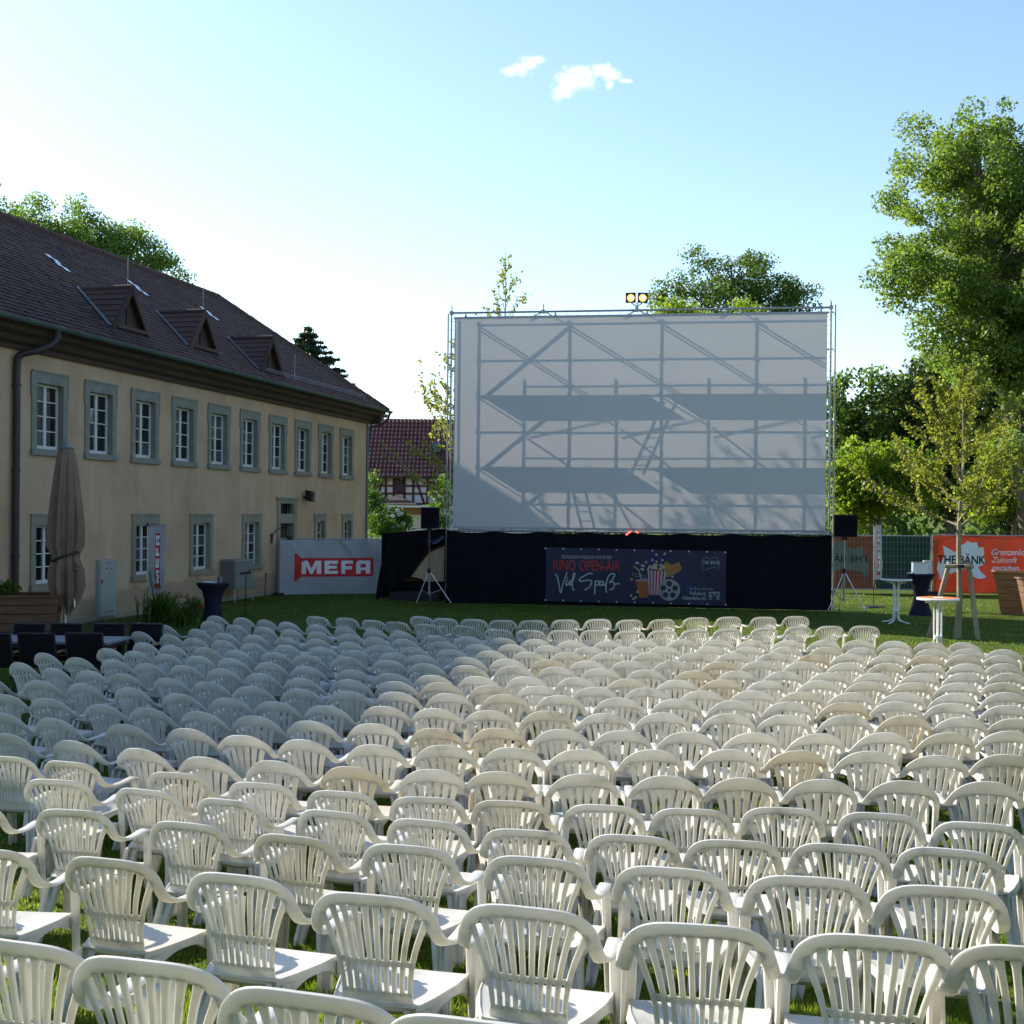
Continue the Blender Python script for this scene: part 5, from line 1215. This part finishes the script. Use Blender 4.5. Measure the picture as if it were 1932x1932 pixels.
p = on_ground(1912, 32.1); planter(p.x, p.y, R(-22), 1.05, .62, .9, 1.13, M['wood'], 'warm brown tapered wooden planter on the right lawn before the orange banner')
p = on_ground(1968, 30.2); planter(p.x, p.y, R(-10), 1.1, .7, .9, 1.05, M['wood_old'], 'darker tapered wooden planter cut by the right picture edge')
p = on_ground(52, 22.5); pl3 = planter(p.x, p.y, R(14), 1.25, .9, .9, at(50, 1123, 22.5).z, M['wood_old'], 'dark brown wooden planter box against the building at the left edge')
tree('planter_plant', 'small leafy plant standing in the left planter beside the downpipe', (p.x - .45, p.y, at(50, 1123, 22.5).z - .1), [(0, 0, .16, .2, .2, .2)], .012, 14, 22, .12, .08, M['bush'], M['bark'], 44, 3, cat='plant')

# ------------------------------------------------------------------ closed parasol
PY = 22.6; pc = at(124, 1000, PY); s_ = PY / FPX
pz = lambda y: HCAM - (y + 7.6 - 966) * s_
pa = empty('closed_parasol', (pc.x, PY, 0), 0, 'tall closed brown grey parasol tied with a strap beside the building', 'parasol')
pf_ = [(846, 12), (862, 17), (900, 22), (950, 26.5), (1000, 29), (1030, 28), (1046, 23), (1056, 23), (1075, 26), (1105, 27), (1128, 21), (1148, 12)]
secs = []; nseg = 96
for y, r_ in pf_:
    ring_ = []
    for k in range(nseg):
        a = 2 * math.pi * k / nseg; t = (y - 846) / 300
        m_ = 1 + (.20 * math.cos(8 * a + .5 + t * .7) + .10 * math.cos(19 * a + 2 * t) + .05 * math.cos(31 * a)) * min(1, .25 + t * 1.1)
        if 1040 < y < 1060: m_ = 1 + (m_ - 1) * .5
        zz = pz(y) + (.10 * math.sin(3 * a + 1) + .09 * math.sin(8 * a + .5)) * max(0, (t - .75) * 3.5)
        ring_.append(Vector((math.cos(a) * r_ * s_ * m_ + (.04 * (t - .3) if t > .6 else 0) * math.sin(t * 9), math.sin(a) * r_ * s_ * m_, zz)))
    secs.append(ring_)
MB().loft(secs, cap=False).build('canopy', M['parasol'], pa, True, 60)
MB().lathe([(.13, pz(847)), (.14, pz(845)), (.13, pz(843)), (.05, pz(842)), (.04, pz(836)), (.02, pz(833)), (.0, pz(832.5))], 14).build('finial', M['lead'], pa, True)
MB().tube([(0, 0, 0), (0, 0, pz(860))], .033, 10).build('pole', M['alu'], pa, True)
MB().loft([[Vector((math.cos(2 * math.pi * k / 40) * 25.5 * s_ * q, math.sin(2 * math.pi * k / 40) * 25.5 * s_ * q, pz(1051) + dz + .10 * math.cos(2 * math.pi * k / 40))) for k in range(40)] for q, dz in ((1.0, -.028), (1.06, -.02), (1.06, .02), (1.0, .028))], cap=False).build('strap', M['black_plastic'], pa, True)
MB().tube([(.21, -.08, pz(1145)), (.19, -.06, pz(1098))], .018, 8).build('rib_end', M['alu'], pa); MB().bx(-.3, .3, -.3, .3, 0, .07).build('base_plate', M['dark_metal'], pa)
fl_ = MB(); grid_solid(fl_, lambda u, v: (.17 + .13 * u + .02 * math.sin(v * 6), -.10 + .05 * math.sin(u * 7), pz(1062) - .1 * v * (.5 + u)), 8, 6, lambda u, v: (0, .006, 0)); fl_.build('loose_flap', M['parasol'], pa, True)

# ------------------------------------------------------------------ terrace table and dark chairs at the left edge
ta = atz(265, 1207, .75)
tb = empty('terrace_table', (ta.x - 1.72, ta.y + .1, 0), R(-4), 'long dark terrace table with a pale grey top at the left edge', 'table')
MB().bx(-1.9, 1.42, -.42, .42, .715, .75).build('table_top', M['tabletop'], tb); MB().bx(-1.85, 1.37, -.38, .38, .65, .713).build('apron', M['dark_metal'], tb)
for x in (-1.8, 1.3):
    for y in (-.34, .34): MB().bx(x - .035, x + .035, y - .035, y + .035, 0, .65).build('leg', M['dark_metal'], tb)
def sling_chair(x, y, rz2, label):
    r_ = empty('sling_chair', (x, y, 0), rz2, label, 'chair', 'dark sling chairs around the terrace table')
    for s in (-1, 1):
        MB().tube([(s * .26, .24, 0), (s * .26, .22, .62)], .016, 6).build('leg', M['dark_metal'], r_); MB().tube([(s * .26, -.27, 0), (s * .255, -.2, .42), (s * .25, -.31, .90)], .016, 6).build('back_post', M['dark_metal'], r_)
        MB().bx(s * .26 - .028, s * .26 + .028, -.24, .25, .62, .645).build('armrest', M['wood'], r_)
    MB().bx(-.24, .24, -.2, .24, .415, .432).build('seat', M['sling'], r_)
    m_ = MB(); grid_solid(m_, lambda u, v: (-.24 + .48 * u, -.205 - .105 * v - .03 * math.sin(u * math.pi) , .44 + .45 * v), 8, 6, lambda u, v: (0, .01, 0)); m_.build('backrest', M['sling'], r_, True)
    MB().tube([(-.25, -.31, .90), (.25, -.31, .90)], .016, 6).build('top_rail', M['dark_metal'], r_)
ordn = ['first', 'second', 'third', 'fourth', 'fifth', 'sixth', 'seventh', 'eighth', 'ninth', 'tenth', 'eleventh', 'twelfth', 'thirteenth', 'fourteenth', 'fifteenth', 'sixteenth', 'seventeenth', 'eighteenth', 'nineteenth', 'twentieth',
        'twenty-first', 'twenty-second', 'twenty-third', 'twenty-fourth', 'twenty-fifth', 'twenty-sixth', 'twenty-seventh']
for k, px in enumerate((-8, 72, 160)):
    p = atz(px, 1192, .92); sling_chair(p.x, p.y + .25, R(-4 + 3 * k), 'dark sling chair on the near side of the terrace table, %s from the left' % ordn[k])
for k, px in enumerate((22, 95, 178, 250)):
    p = atz(px, 1182, .92); sling_chair(p.x, p.y + .3, R(176), 'dark sling chair on the far side of the terrace table, %s from the left' % ordn[k])

# ------------------------------------------------------------------ grey cabinet, stand, stake, plants along the facade
cb = at(446, 1100, 34.0)
uc = empty('utility_cabinet', (cb.x, 34.0, 0), R(62), 'grey metal utility cabinet on thin legs in front of the facade', 'cabinet')
MB().bx(-.40, .40, -.28, .28, .36, 1.16).build('body', M['cabinet'], uc); MB().bx(-.37, .37, -.295, -.281, .39, 1.13).build('door', M['cabinet'], uc); MB().bx(.2, .24, -.31, -.296, .8, .95).build('handle', M['dark_metal'], uc)
MB().loft([[Vector((x * q, y * q, z)) for x, y in ((-.42, -.30), (.42, -.30), (.42, .30), (-.42, .30))] for q, z in ((1, 1.162), (1, 1.18), (.9, 1.22))]).build('roof', M['cabinet'], uc)
for x in (-.36, .36):
    for y in (-.24, .24): MB().tube([(x, y, .36), (x * 1.08, y * 1.2, 0)], .014, 6).build('leg', M['galv'], uc)
ms = at(464, 1082, 28.5)
mst = empty('microphone_stand', (ms.x, 28.5, 0), .4, 'thin dark stand with a small clamp head in front of the grey cabinet', 'stand')
MB().tube([(0, 0, .05), (0, 0, ms.z)], .012, 6).build('pole', M['dark_metal'], mst); MB().tube([(-.14, 0, ms.z), (.1, 0, ms.z + .03)], .03, 8).build('clamp_head', M['black_plastic'], mst)
for k in range(3): MB().tube([(0, 0, .14), (.3 * math.cos(k * 2.1), .3 * math.sin(k * 2.1), .01)], .01, 5).build('leg', M['dark_metal'], mst)
q = at(500, 1110, 35.6); sk2 = empty('iron_post', (q.x, 35.6, 0), 0, 'slim rusty iron post by the wall left of the white banner', 'post')
MB().tube([(0, 0, 0), (.03, 0, at(500, 1083, 35.6).z)], .025, 8).build('rod', M['copper_brown'], sk2); MB().box((.03, 0, at(500, 1083, 35.6).z), (.07, .07, .05)).build('cap', M['copper_brown'], sk2)
def lily(px, Y, n, h, spread, seed, label):
    g = np.random.default_rng(seed); b = on_ground(px, Y); root = empty('daylily_plant', b, 0, label, 'plant', 'leafy perennials by the wall'); m_ = MB()
    for k in range(n):
        a = g.random() * 6.283; L = h * (.7 + .6 * g.random()); x0_, y0_ = g.normal() * spread * .3, g.normal() * spread * .25; rr = spread * (.3 + .8 * g.random()); wd = .016 + .012 * g.random(); pv = None; P_ = []
        for i in range(6):
            t = i / 5; c = Vector((x0_ + math.cos(a) * rr * t ** 1.6, y0_ + math.sin(a) * rr * t ** 1.6, L * (t - .42 * t ** 3))); sd = Vector((-math.sin(a), math.cos(a), 0)) * wd * (1 - t ** 2 * .95); P_ += [c - sd, c + sd]
        m_.add(P_, [(2 * i, 2 * i + 1, 2 * i + 3, 2 * i + 2) for i in range(5)])
    m_.build('leaves', M['bush'], root); return root
ll = lily(305, 27.6, 170, .95, .62, 1, 'clump of long arching green leaves below the flag by the building')
for k in range(5): q = (rng.uniform(-.5, .5), rng.uniform(-.2, .2)); MB().tube([(q[0] * .4, q[1], 0), (q[0], q[1], rng.uniform(.9, 1.3))], .008, 5).build('flower_stalk', M['bush'], ll)
lily(348, 26.8, 70, .55, .38, 2, 'smaller clump of green leaves right of the flag, next to red roses')
b = on_ground(366, 27.0)
rb = tree('rose_bush', 'low rose bush with dark red blooms beside the cocktail table', b, [(0, 0, .38, .32, .3, .28)], .02, 26, 26, .16, .07, M['bush'], M['bark'], 61, 5, cat='shrub')
for k in range(5): 
    m_ = MB().lathe([(.01, -.03), (.036, 0), (.025, .03), (.01, .035)], 8); put('rose_bloom', m_.mesh('rose_bloom', M['flower_red']), rb, (rng.uniform(-.32, .32), -.28 + rng.uniform(-.05, .1), rng.uniform(.35, .68)))

# ================================================================== PLASTIC CHAIRS
ROWS = {   # back tops of the chairs, row by row from the screen to the camera (photograph pixels)
    1: [(922, 1354), (976, 1358), (1039, 1361), (1105, 1362), (1172, 1362), (1244, 1361), (1317, 1361), (1386, 1362), (1458, 1360), (1532, 1356), (1604, 1355), (1680, 1355), (1751, 1354)],
    2: [(693, 1354), (758, 1357), (816, 1362), (870, 1365), (936, 1371), (1016, 1375), (1090, 1385), (1164, 1386), (1237, 1385), (1309, 1384), (1386, 1385), (1460, 1384), (1532, 1384), (1604, 1382), (1684, 1379), (1757, 1377), (1827, 1376), (1901, 1375)],
    3: [(470, 1353), (528, 1356), (579, 1362), (628, 1366), (693, 1371), (754, 1375), (820, 1382), (878, 1388), (954, 1395), (1027, 1400), (1103, 1401), (1177, 1405), (1259, 1408), (1338, 1407), (1418, 1407), (1501, 1403), (1579, 1403), (1655, 1405), (1735, 1406), (1814, 1406), (1889, 1406), (1967, 1408), (2045, 1411), (2119, 1411)],
    4: [(455, 1365), (512, 1372), (573, 1377), (635, 1382), (696, 1387), (765, 1392), (823, 1400), (885, 1403), (971, 1410), (1047, 1416), (1125, 1417), (1206, 1418), (1293, 1420), (1375, 1420), (1460, 1419), (1564, 1419), (1646, 1420), (1729, 1419), (1816, 1420), (1894, 1423), (1970, 1424), (2050, 1426), (2128, 1425), (2208, 1426)],
    5: [(305, 1368), (359, 1372), (428, 1383), (490, 1391), (555, 1394), (624, 1398), (693, 1402), (765, 1410), (838, 1416), (907, 1423), (987, 1427), (1078, 1430), (1161, 1431), (1248, 1433), (1338, 1433), (1429, 1431), (1527, 1434), (1613, 1433), (1704, 1434), (1789, 1438), (1869, 1436), (1952, 1439), (2037, 1440), (2121, 1439), (2202, 1439)],
    6: [(305, 1386), (370, 1395), (421, 1402), (486, 1406), (551, 1412), (624, 1417), (704, 1421), (776, 1427), (863, 1432), (925, 1438), (1023, 1445), (1114, 1448), (1206, 1449), (1293, 1452), (1384, 1451), (1480, 1450), (1586, 1450), (1673, 1451), (1767, 1454), (1862, 1457), (1950, 1458), (2041, 1458), (2126, 1458), (2209, 1457)],
    7: [(312, 1411), (374, 1417), (446, 1423), (515, 1428), (599, 1431), (671, 1438), (758, 1443), (849, 1450), (933, 1458), (1027, 1461), (1128, 1463), (1222, 1465), (1320, 1467), (1422, 1472), (1527, 1473), (1621, 1473), (1724, 1474), (1825, 1476), (1923, 1479), (2025, 1481), (2126, 1480), (2217, 1478)],
    8: [(233, 1425), (294, 1430), (363, 1435), (432, 1440), (504, 1444), (588, 1455), (671, 1462), (769, 1472), (856, 1481), (951, 1485), (1049, 1487), (1157, 1485), (1266, 1487), (1382, 1488), (1491, 1492), (1590, 1494), (1689, 1496), (1804, 1497), (1909, 1499), (2010, 1500), (2108, 1500), (2206, 1499)],
    9: [(93, 1434), (166, 1446), (247, 1449), (320, 1455), (399, 1461), (483, 1468), (570, 1479), (660, 1490), (762, 1496), (867, 1498), (965, 1499), (1078, 1505), (1186, 1505), (1309, 1508), (1422, 1510), (1545, 1517), (1655, 1517), (1764, 1520), (1876, 1521), (1988, 1522), (2104, 1524), (2217, 1522)],
    10: [(39, 1457), (112, 1469), (193, 1471), (265, 1479), (367, 1487), (454, 1497), (551, 1508), (657, 1514), (762, 1520), (867, 1521), (987, 1523), (1110, 1525), (1230, 1526), (1360, 1532), (1487, 1534), (1615, 1539), (1737, 1543), (1858, 1543), (1974, 1542), (2093, 1546), (2215, 1548)],
    11: [(-30, 1488), (83, 1494), (176, 1499), (280, 1511), (392, 1523), (497, 1534), (602, 1542), (714, 1550), (841, 1550), (954, 1556), (1074, 1562), (1204, 1562), (1331, 1565), (1458, 1565), (1604, 1567), (1728, 1570), (1863, 1573), (1992, 1572), (2119, 1577), (2235, 1577)],
    12: [(6, 1525), (101, 1532), (222, 1545), (320, 1554), (436, 1561), (555, 1572), (678, 1583), (820, 1590), (954, 1601), (1096, 1600), (1233, 1601), (1367, 1604), (1512, 1608), (1659, 1610), (1800, 1609), (1945, 1610), (2090, 1611), (2220, 1606)],
    13: [(0, 1565), (110, 1578), (272, 1589), (407, 1600), (530, 1613), (664, 1625), (823, 1636), (976, 1638), (1125, 1641), (1277, 1645), (1436, 1647), (1604, 1646), (1760, 1648), (1916, 1651), (2064, 1661), (2213, 1655)],
    14: [(10, 1612), (155, 1625), (301, 1642), (446, 1661), (599, 1673), (769, 1682), (947, 1689), (1096, 1695), (1284, 1697), (1462, 1700), (1633, 1709), (1811, 1713), (1988, 1715), (2173, 1718)],
    15: [(9, 1658), (147, 1672), (384, 1698), (567, 1718), (745, 1741), (938, 1750), (1118, 1755), (1322, 1767), (1520, 1775), (1724, 1776), (1939, 1785), (2155, 1805)],
    16: [(116, 1712), (309, 1735), (495, 1753), (728, 1778), (932, 1799), (1153, 1823), (1386, 1834), (1613, 1840), (1846, 1848), (2085, 1863)],
    17: [(-82, 1764), (151, 1780), (402, 1805), (635, 1831), (891, 1858), (1176, 1883), (1473, 1902), (1782, 1931), (2075, 1945)],
    18: [(-47, 1863), (233, 1884), (512, 1927), (815, 1962), (1147, 1991), (1537, 2029), (1922, 2056), (2290, 2085)],
    19: [(23, 2067), (314, 2102), (652, 2189), (1048, 2234)],
}
AROWS = (1, 2, 15, 16, 17, 18, 19)             # rows of chairs with thin fan slats; the others have broad slats
def chair_parts(kind):
    """meshes of one moulded chair: dict name -> mesh; faces +y, origin on the floor"""
    mat = M['plastic']; out = {}
    A = kind == 'A'
    KX, KZ = 1.05, 1.03                        # overall width and height of the mould
    ztop = .79
    def yb(z): return -.185 - .115 * max(0, (z - .38) / .42) ** 1.15
    def surf(x, z, d=0): return Vector((x, yb(z) + .75 * x * x + d, z))
    # rail: centre of the back, round the shoulder, down and forward to the arm
    if A:
        R_ = [(0, 0, ztop - .022), (.068, 0, ztop - .023), (.126, 0, ztop - .029), (.170, 0, ztop - .046), (.201, 0, ztop - .078), (.219, 0, ztop - .128)]
        Wd = [.046, .046, .046, .047, .048, .048]
    else:
        R_ = [(0, 0, ztop - .050), (.06, 0, ztop - .054), (.115, 0, ztop - .068), (.158, 0, ztop - .088), (.19, 0, ztop - .112), (.212, 0, ztop - .138)]
        Wd = [.100, .098, .088, .070, .056, .048]
    R_ = [surf(x, z) for x, _, z in R_]
    zl = R_[-1].z; yl = R_[-1].y
    arm = [R_[-1], Vector((.229, yl + .035, zl - .038)), Vector((.236, yl + .09, zl - .058)), Vector((.239, -.07, .596)), Vector((.241, .02, .598)), Vector((.241, .10, .606)), Vector((.238, .15, .602)), Vector((.235, .172, .575))]
    full = R_ + arm[1:]
    wdir = [Vector((0, -.27, .96)), Vector((.10, -.27, .95)), Vector((.28, -.25, .92)), Vector((.5, -.2, .82)), Vector((.68, -.12, .7)), Vector((.80, -.05, .58)), Vector((.90, 0, .40)), Vector((.96, 0, .24)), Vector((1, 0, .06)), Vector((1, 0, .0)), Vector((1, 0, 0)), Vector((1, 0, 0)), Vector((1, 0, 0))]
    wid = Wd + [.047, .047, .050, .054, .058, .056, .050]
    th = [.020] * 6 + [.020, .020, .019, .018, .018, .020, .022]
    n = 3
    C_ = catmull(full, n); D_ = catmull(wdir, n); W_ = [float(v[0]) for v in catmull([(q,) for q in wid], n)]; T_ = [float(v[0]) for v in catmull([(q,) for q in th], n)]
    secs = []
    for i, c in enumerate(C_):
        t = C_[min(i + 1, len(C_) - 1)] - C_[max(i - 1, 0)]; t = Vector(t).normalized(); wv = Vector(D_[i]); wv = (wv - t * wv.dot(t)).normalized(); nv = t.cross(wv)
        sec = []
        for k in range(10):
            a = 2 * math.pi * k / 10 + .314; ca, sa = math.cos(a), math.sin(a)
            ca = math.copysign(abs(ca) ** .6, ca); sa = math.copysign(abs(sa) ** .6, sa)
            sec.append(Vector(c) + wv * (ca * W_[i] / 2) + nv * (sa * T_[i] / 2))
        secs.append(sec)
    cut = 5 * n
    back = MB()
    left = [[Vector((-p.x, p.y, p.z)) for p in q] for q in secs[1:cut + 1]][::-1]
    back.loft(left + secs[:cut + 1])
    zb0, zb1 = .345, (.432 if A else .47)
    hb_ = .130 if A else .135
    def panel(u, v):
        z = zb0 + (zb1 - zb0) * v; x = (-1 + 2 * u) * (hb_ + .004 * (1 - v)); p = surf(x, z, -.004); 
        if v < .25: p.y += .03 * (1 - v / .25); 
        return p
    grid_solid(back, panel, 8, 4, lambda u, v: (0, .010, 0))
    if A: grid_solid(back, lambda u, v: surf((-1 + 2 * u) * .135, .528 + .020 * v, -.001), 10, 1, lambda u, v: (0, .007, 0))
    ns = 10 if A else 6
    slats = []
    for i in range(ns):
        f = -1 + 2 * i / (ns - 1); s_ = MB()
        w0, w1 = (.0165, .0230) if A else (.039, .042)
        xb = f * (hb_ - w0 / 2); xt = f * (.196 if A else .160)
        # slats end under the rail: find rail height at xt
        ax = abs(xt); zr = np.interp(ax, [p.x for p in R_], [p.z for p in R_]) - np.interp(ax, [p.x for p in R_], Wd) / 2 + .012
        ng = 9
        def cen(t): 
            g_ = t ** (1.9 if A else 1.7); return xb + (xt - xb) * g_, zb1 - .01 + (zr - zb1 + .01) * t
        S_ = []
        for k in range(ng + 1):
            t = k / ng; x, z = cen(t); x2, z2 = cen(min(1, t + .02)); x1_, z1_ = cen(max(0, t - .02)); d = np.array((x2 - x1_, z2 - z1_)); d /= np.linalg.norm(d); nn = np.array((d[1], -d[0]))
            wq = w0 + (w1 - w0) * t
            if t > .86: wq += (.009 if A else .016) * ((t - .86) / .14) ** 1.5
            if not A: wq *= (1 - .12 * math.sin(t * math.pi))
            q = []
            for a, b2 in ((-.5, -.003), (-.3, -.008), (.3, -.008), (.5, -.003), (.5, .003), (-.5, .003)): q.append(surf(x + nn[0] * wq * a, z + nn[1] * wq * a, b2))
            S_.append(q)
        s_.loft(S_); slats.append(s_)
    out['slats'] = [s_.mesh('slat', mat, True, 45) for s_ in slats]
    whole = MB(); whole.add(back.v, back.f)
    for s_ in slats: whole.add(s_.v, s_.f)
    out['back_open'] = back.mesh('backrest', mat, True, 45); out['back_full'] = whole.mesh('backrest', mat, True, 45)
    for s, nm in ((1, 'armR'), (-1, 'armL')):
        m_ = MB(); q = secs[cut:]
        if s < 0: q = [[Vector((-p.x, p.y, p.z)) for p in reversed(c)] for c in q]
        m_.loft(q); out[nm] = m_.mesh('armrest', mat, True, 45)
    # seat
    hw = lambda y: float(np.interp(y, [-.20, -.1, .05, .15, .23], [.150, .185, .222, .232, .222]))
    def seat_z(x, y):
        z = .392 + .055 * (y + .2) - .022 * math.exp(-((y + .02) / .13) ** 2) * (1 - (x / hw(y)) ** 2)
        if y > .17: z -= ((y - .17) / .06) ** 2 * .045
        if y < -.13: z += 0
        return z
    st_ = MB()
    def sfn(u, v): y = -.20 + .43 * v; x = (-1 + 2 * u) * hw(y); return (x, y, seat_z(x, y) - (.0 if (int(round(u * 22)) % 2 == 0 or not (.08 < v < .9)) else .0035))
    grid_solid(st_, sfn, 22, 14, lambda u, v: (0, 0, -.006))
    for s in (-1, 1):                          # arched skirt along the sides
        def kf(u, v, s=s):
            y = -.20 + .41 * u; x = s * (hw(y) + .004 + .010 * (1 - v)); d = .030 + .11 * abs(2 * u - 1) ** 2.6
            return (x, y, seat_z(hw(y), y) + .002 - d * (1 - v))
        grid_solid(st_, kf, 14, 3, lambda u, v, s=s: (-s * .005, 0, 0))
    grid_solid(st_, lambda u, v: ((-1 + 2 * u) * .215, .228 - .004 * v, seat_z(0, .228) - .012 - (.02 + .03 * abs(2 * u - 1) ** 2) * v), 8, 1, lambda u, v: (0, -.005, 0))
    out['seat'] = st_.mesh('seat', mat, True, 40)
    def legm(s, front):
        m_ = MB(); S_ = []
        for t in np.linspace(0, 1, 7):
            if front:
                z = .60 * (1 - t); c = (s * (.238 + .018 * t), .165 + .045 * t ** 1.3, z); a_ = .046 - .014 * t; b_ = .088 - .040 * t - (.02 * max(0, 1 - t * 8))
                y0_, y1_ = c[1] - b_ * .62, c[1] + b_ * .38; x_o, x_i = c[0] + s * .016, c[0] - s * (a_ - .014)
                P_ = [(x_o, y0_), (x_o + s * .004, (y0_ + y1_) / 2), (x_o, y1_), (x_i, y1_), (x_i + s * .006, y1_ - .010), (x_o - s * .012, y1_ - .013), (x_o - s * .012, y0_ + .002)]
            else:
                z = .372 * (1 - t); xo, xi = s * (.188 + .038 * t), s * (.098 + .075 * t); yc = -.160 - .100 * t ** 1.1; k_ = .020
                P_ = [(xo, yc - .022), (xo - s * .020, yc - .026), (xo - s * .026, yc - .012), (xi + (xo - xi) * .38, yc - .012), (xi + (xo - xi) * .30, yc - .026), (xi, yc - .022), (xi, yc + .012), (xi + s * .006, yc + .0), (xo - s * .007, yc + .0), (xo - s * .005, yc + .045 - .02 * t), (xo, yc + .05 - .02 * t)]
            S_.append([Vector((x, y, z)) for x, y in P_])
        if (s < 0) == front: S_ = [list(reversed(q)) for q in S_]
        m_.loft(S_); return m_.mesh('leg', mat, True, 35)
    for s in (1, -1):
        out['leg%dF' % s] = legm(s, True); out['leg%dB' % s] = legm(s, False)
    for q in list(out.values()):
        for me in (q if isinstance(q, list) else [q]): me.transform(Matrix.Diagonal((KX, 1.0, KZ, 1)))
    return out
CH = {'A': chair_parts('A'), 'B': chair_parts('B')}
CREAM_AT = [(1760, 1648), (1995, 1572), (1858, 1545), (1592, 1493), (1586, 1450), (1789, 1438), (2037, 1440), (1527, 1473), (1096, 1600), (954, 1601), (2080, 1411), (1212, 1447), (770, 1682)]
CREAM = set()
for r_, pts in ROWS.items():
    for i, (a, b2) in enumerate(pts):
        if any(abs(a - c[0]) < 16 and abs(b2 - c[1]) < 9 for c in CREAM_AT): CREAM.add((r_, i))
nrow_tot = max(ROWS)
crg = random.Random(99)
tot = 0
for r_, pts in ROWS.items():
    kind = 'A' if r_ in AROWS else 'B'; H_ = .79 * 1.03; P_ = []
    for (sx, sy) in pts:
        a, b2 = ray(sx * .858667, sy * .858667); Y = 10.0
        for _ in range(40): Y = .5 * Y + .5 * (H_ + ground_z(Y) - HCAM) / b2
        P_.append(np.array((a * Y, Y)))
    n = len(P_)
    Ys = np.array([p[1] for p in P_]); Xs = np.array([p[0] for p in P_])
    deg = min(4, max(1, n - 2)); fit = np.polyval(np.polyfit(Xs, Ys, deg), Xs); Ys2 = .6 * Ys + .4 * fit; Xs2 = Xs / Ys * Ys2
    dfit = np.polyval(np.polyder(np.polyfit(Xs, Ys, deg)), Xs)
    near = nrow_tot - r_
    rowname = 'the nearest row' if near == 0 else 'the %s row from the camera' % ordn[near]
    for i in range(n):
        yaw = math.atan(np.clip(dfit[i], -.75, .6)) + crg.gauss(0, .035)
        yaw = yaw * (.5 if r_ >= 17 else .65 if r_ >= 15 else .85)
        # back top lies behind the chair origin: shift so that the top meets the measured point
        sl_ = (ground_z(Ys2[i] + .5) - ground_z(Ys2[i] + .05)) / .45
        eu = Matrix.Rotation(yaw, 3, 'Z').to_euler(); eu.rotate_axis('X', math.atan(sl_) * math.cos(yaw) * .6)
        off = Vector((0, -.30, .80)); off.rotate(eu)
        cx_, cy_ = Xs2[i] - off.x, Ys2[i] - off.y; gz_ = ground_z(cy_ - .05)
        lab = 'white plastic armchair, %s from the left in %s' % (ordn[i], rowname)
        if (r_, i) in CREAM: lab = 'cream ' + lab[6:]
        c = empty('plastic_chair', (cx_, cy_, gz_), yaw, lab, 'chair', 'fan slatted chairs' if kind == 'A' else 'broad slatted chairs')
        eu.rotate_axis('Y', crg.gauss(0, .010)); eu.rotate_axis('X', crg.gauss(0, .010)); c.rotation_euler = eu
        v = crg.uniform(-.025, .02); col = (.775 + v, .775 + v, .75 + v, 1)
        if crg.random() < .12: col = (.745 + v, .727 + v, .67 + v, 1)
        if (r_, i) in CREAM: col = (.745, .705, .60, 1)
        D_ = CH[kind]; parts = [('seat', 'seat'), ('armrest', 'armR'), ('armrest', 'armL'), ('leg', 'leg1F'), ('leg', 'leg-1F'), ('leg', 'leg1B'), ('leg', 'leg-1B')]
        for nm, key in parts: o = put(nm, D_[key], c); o.color = col
        if r_ >= 13:
            bk = put('backrest', D_['back_open'], c); bk.color = col
            for sm in D_['slats']: o = put('slat', sm, bk); o.color = col
        else: bk = put('backrest', D_['back_full'], c); bk.color = col
        tot += 1
print('chairs', tot)
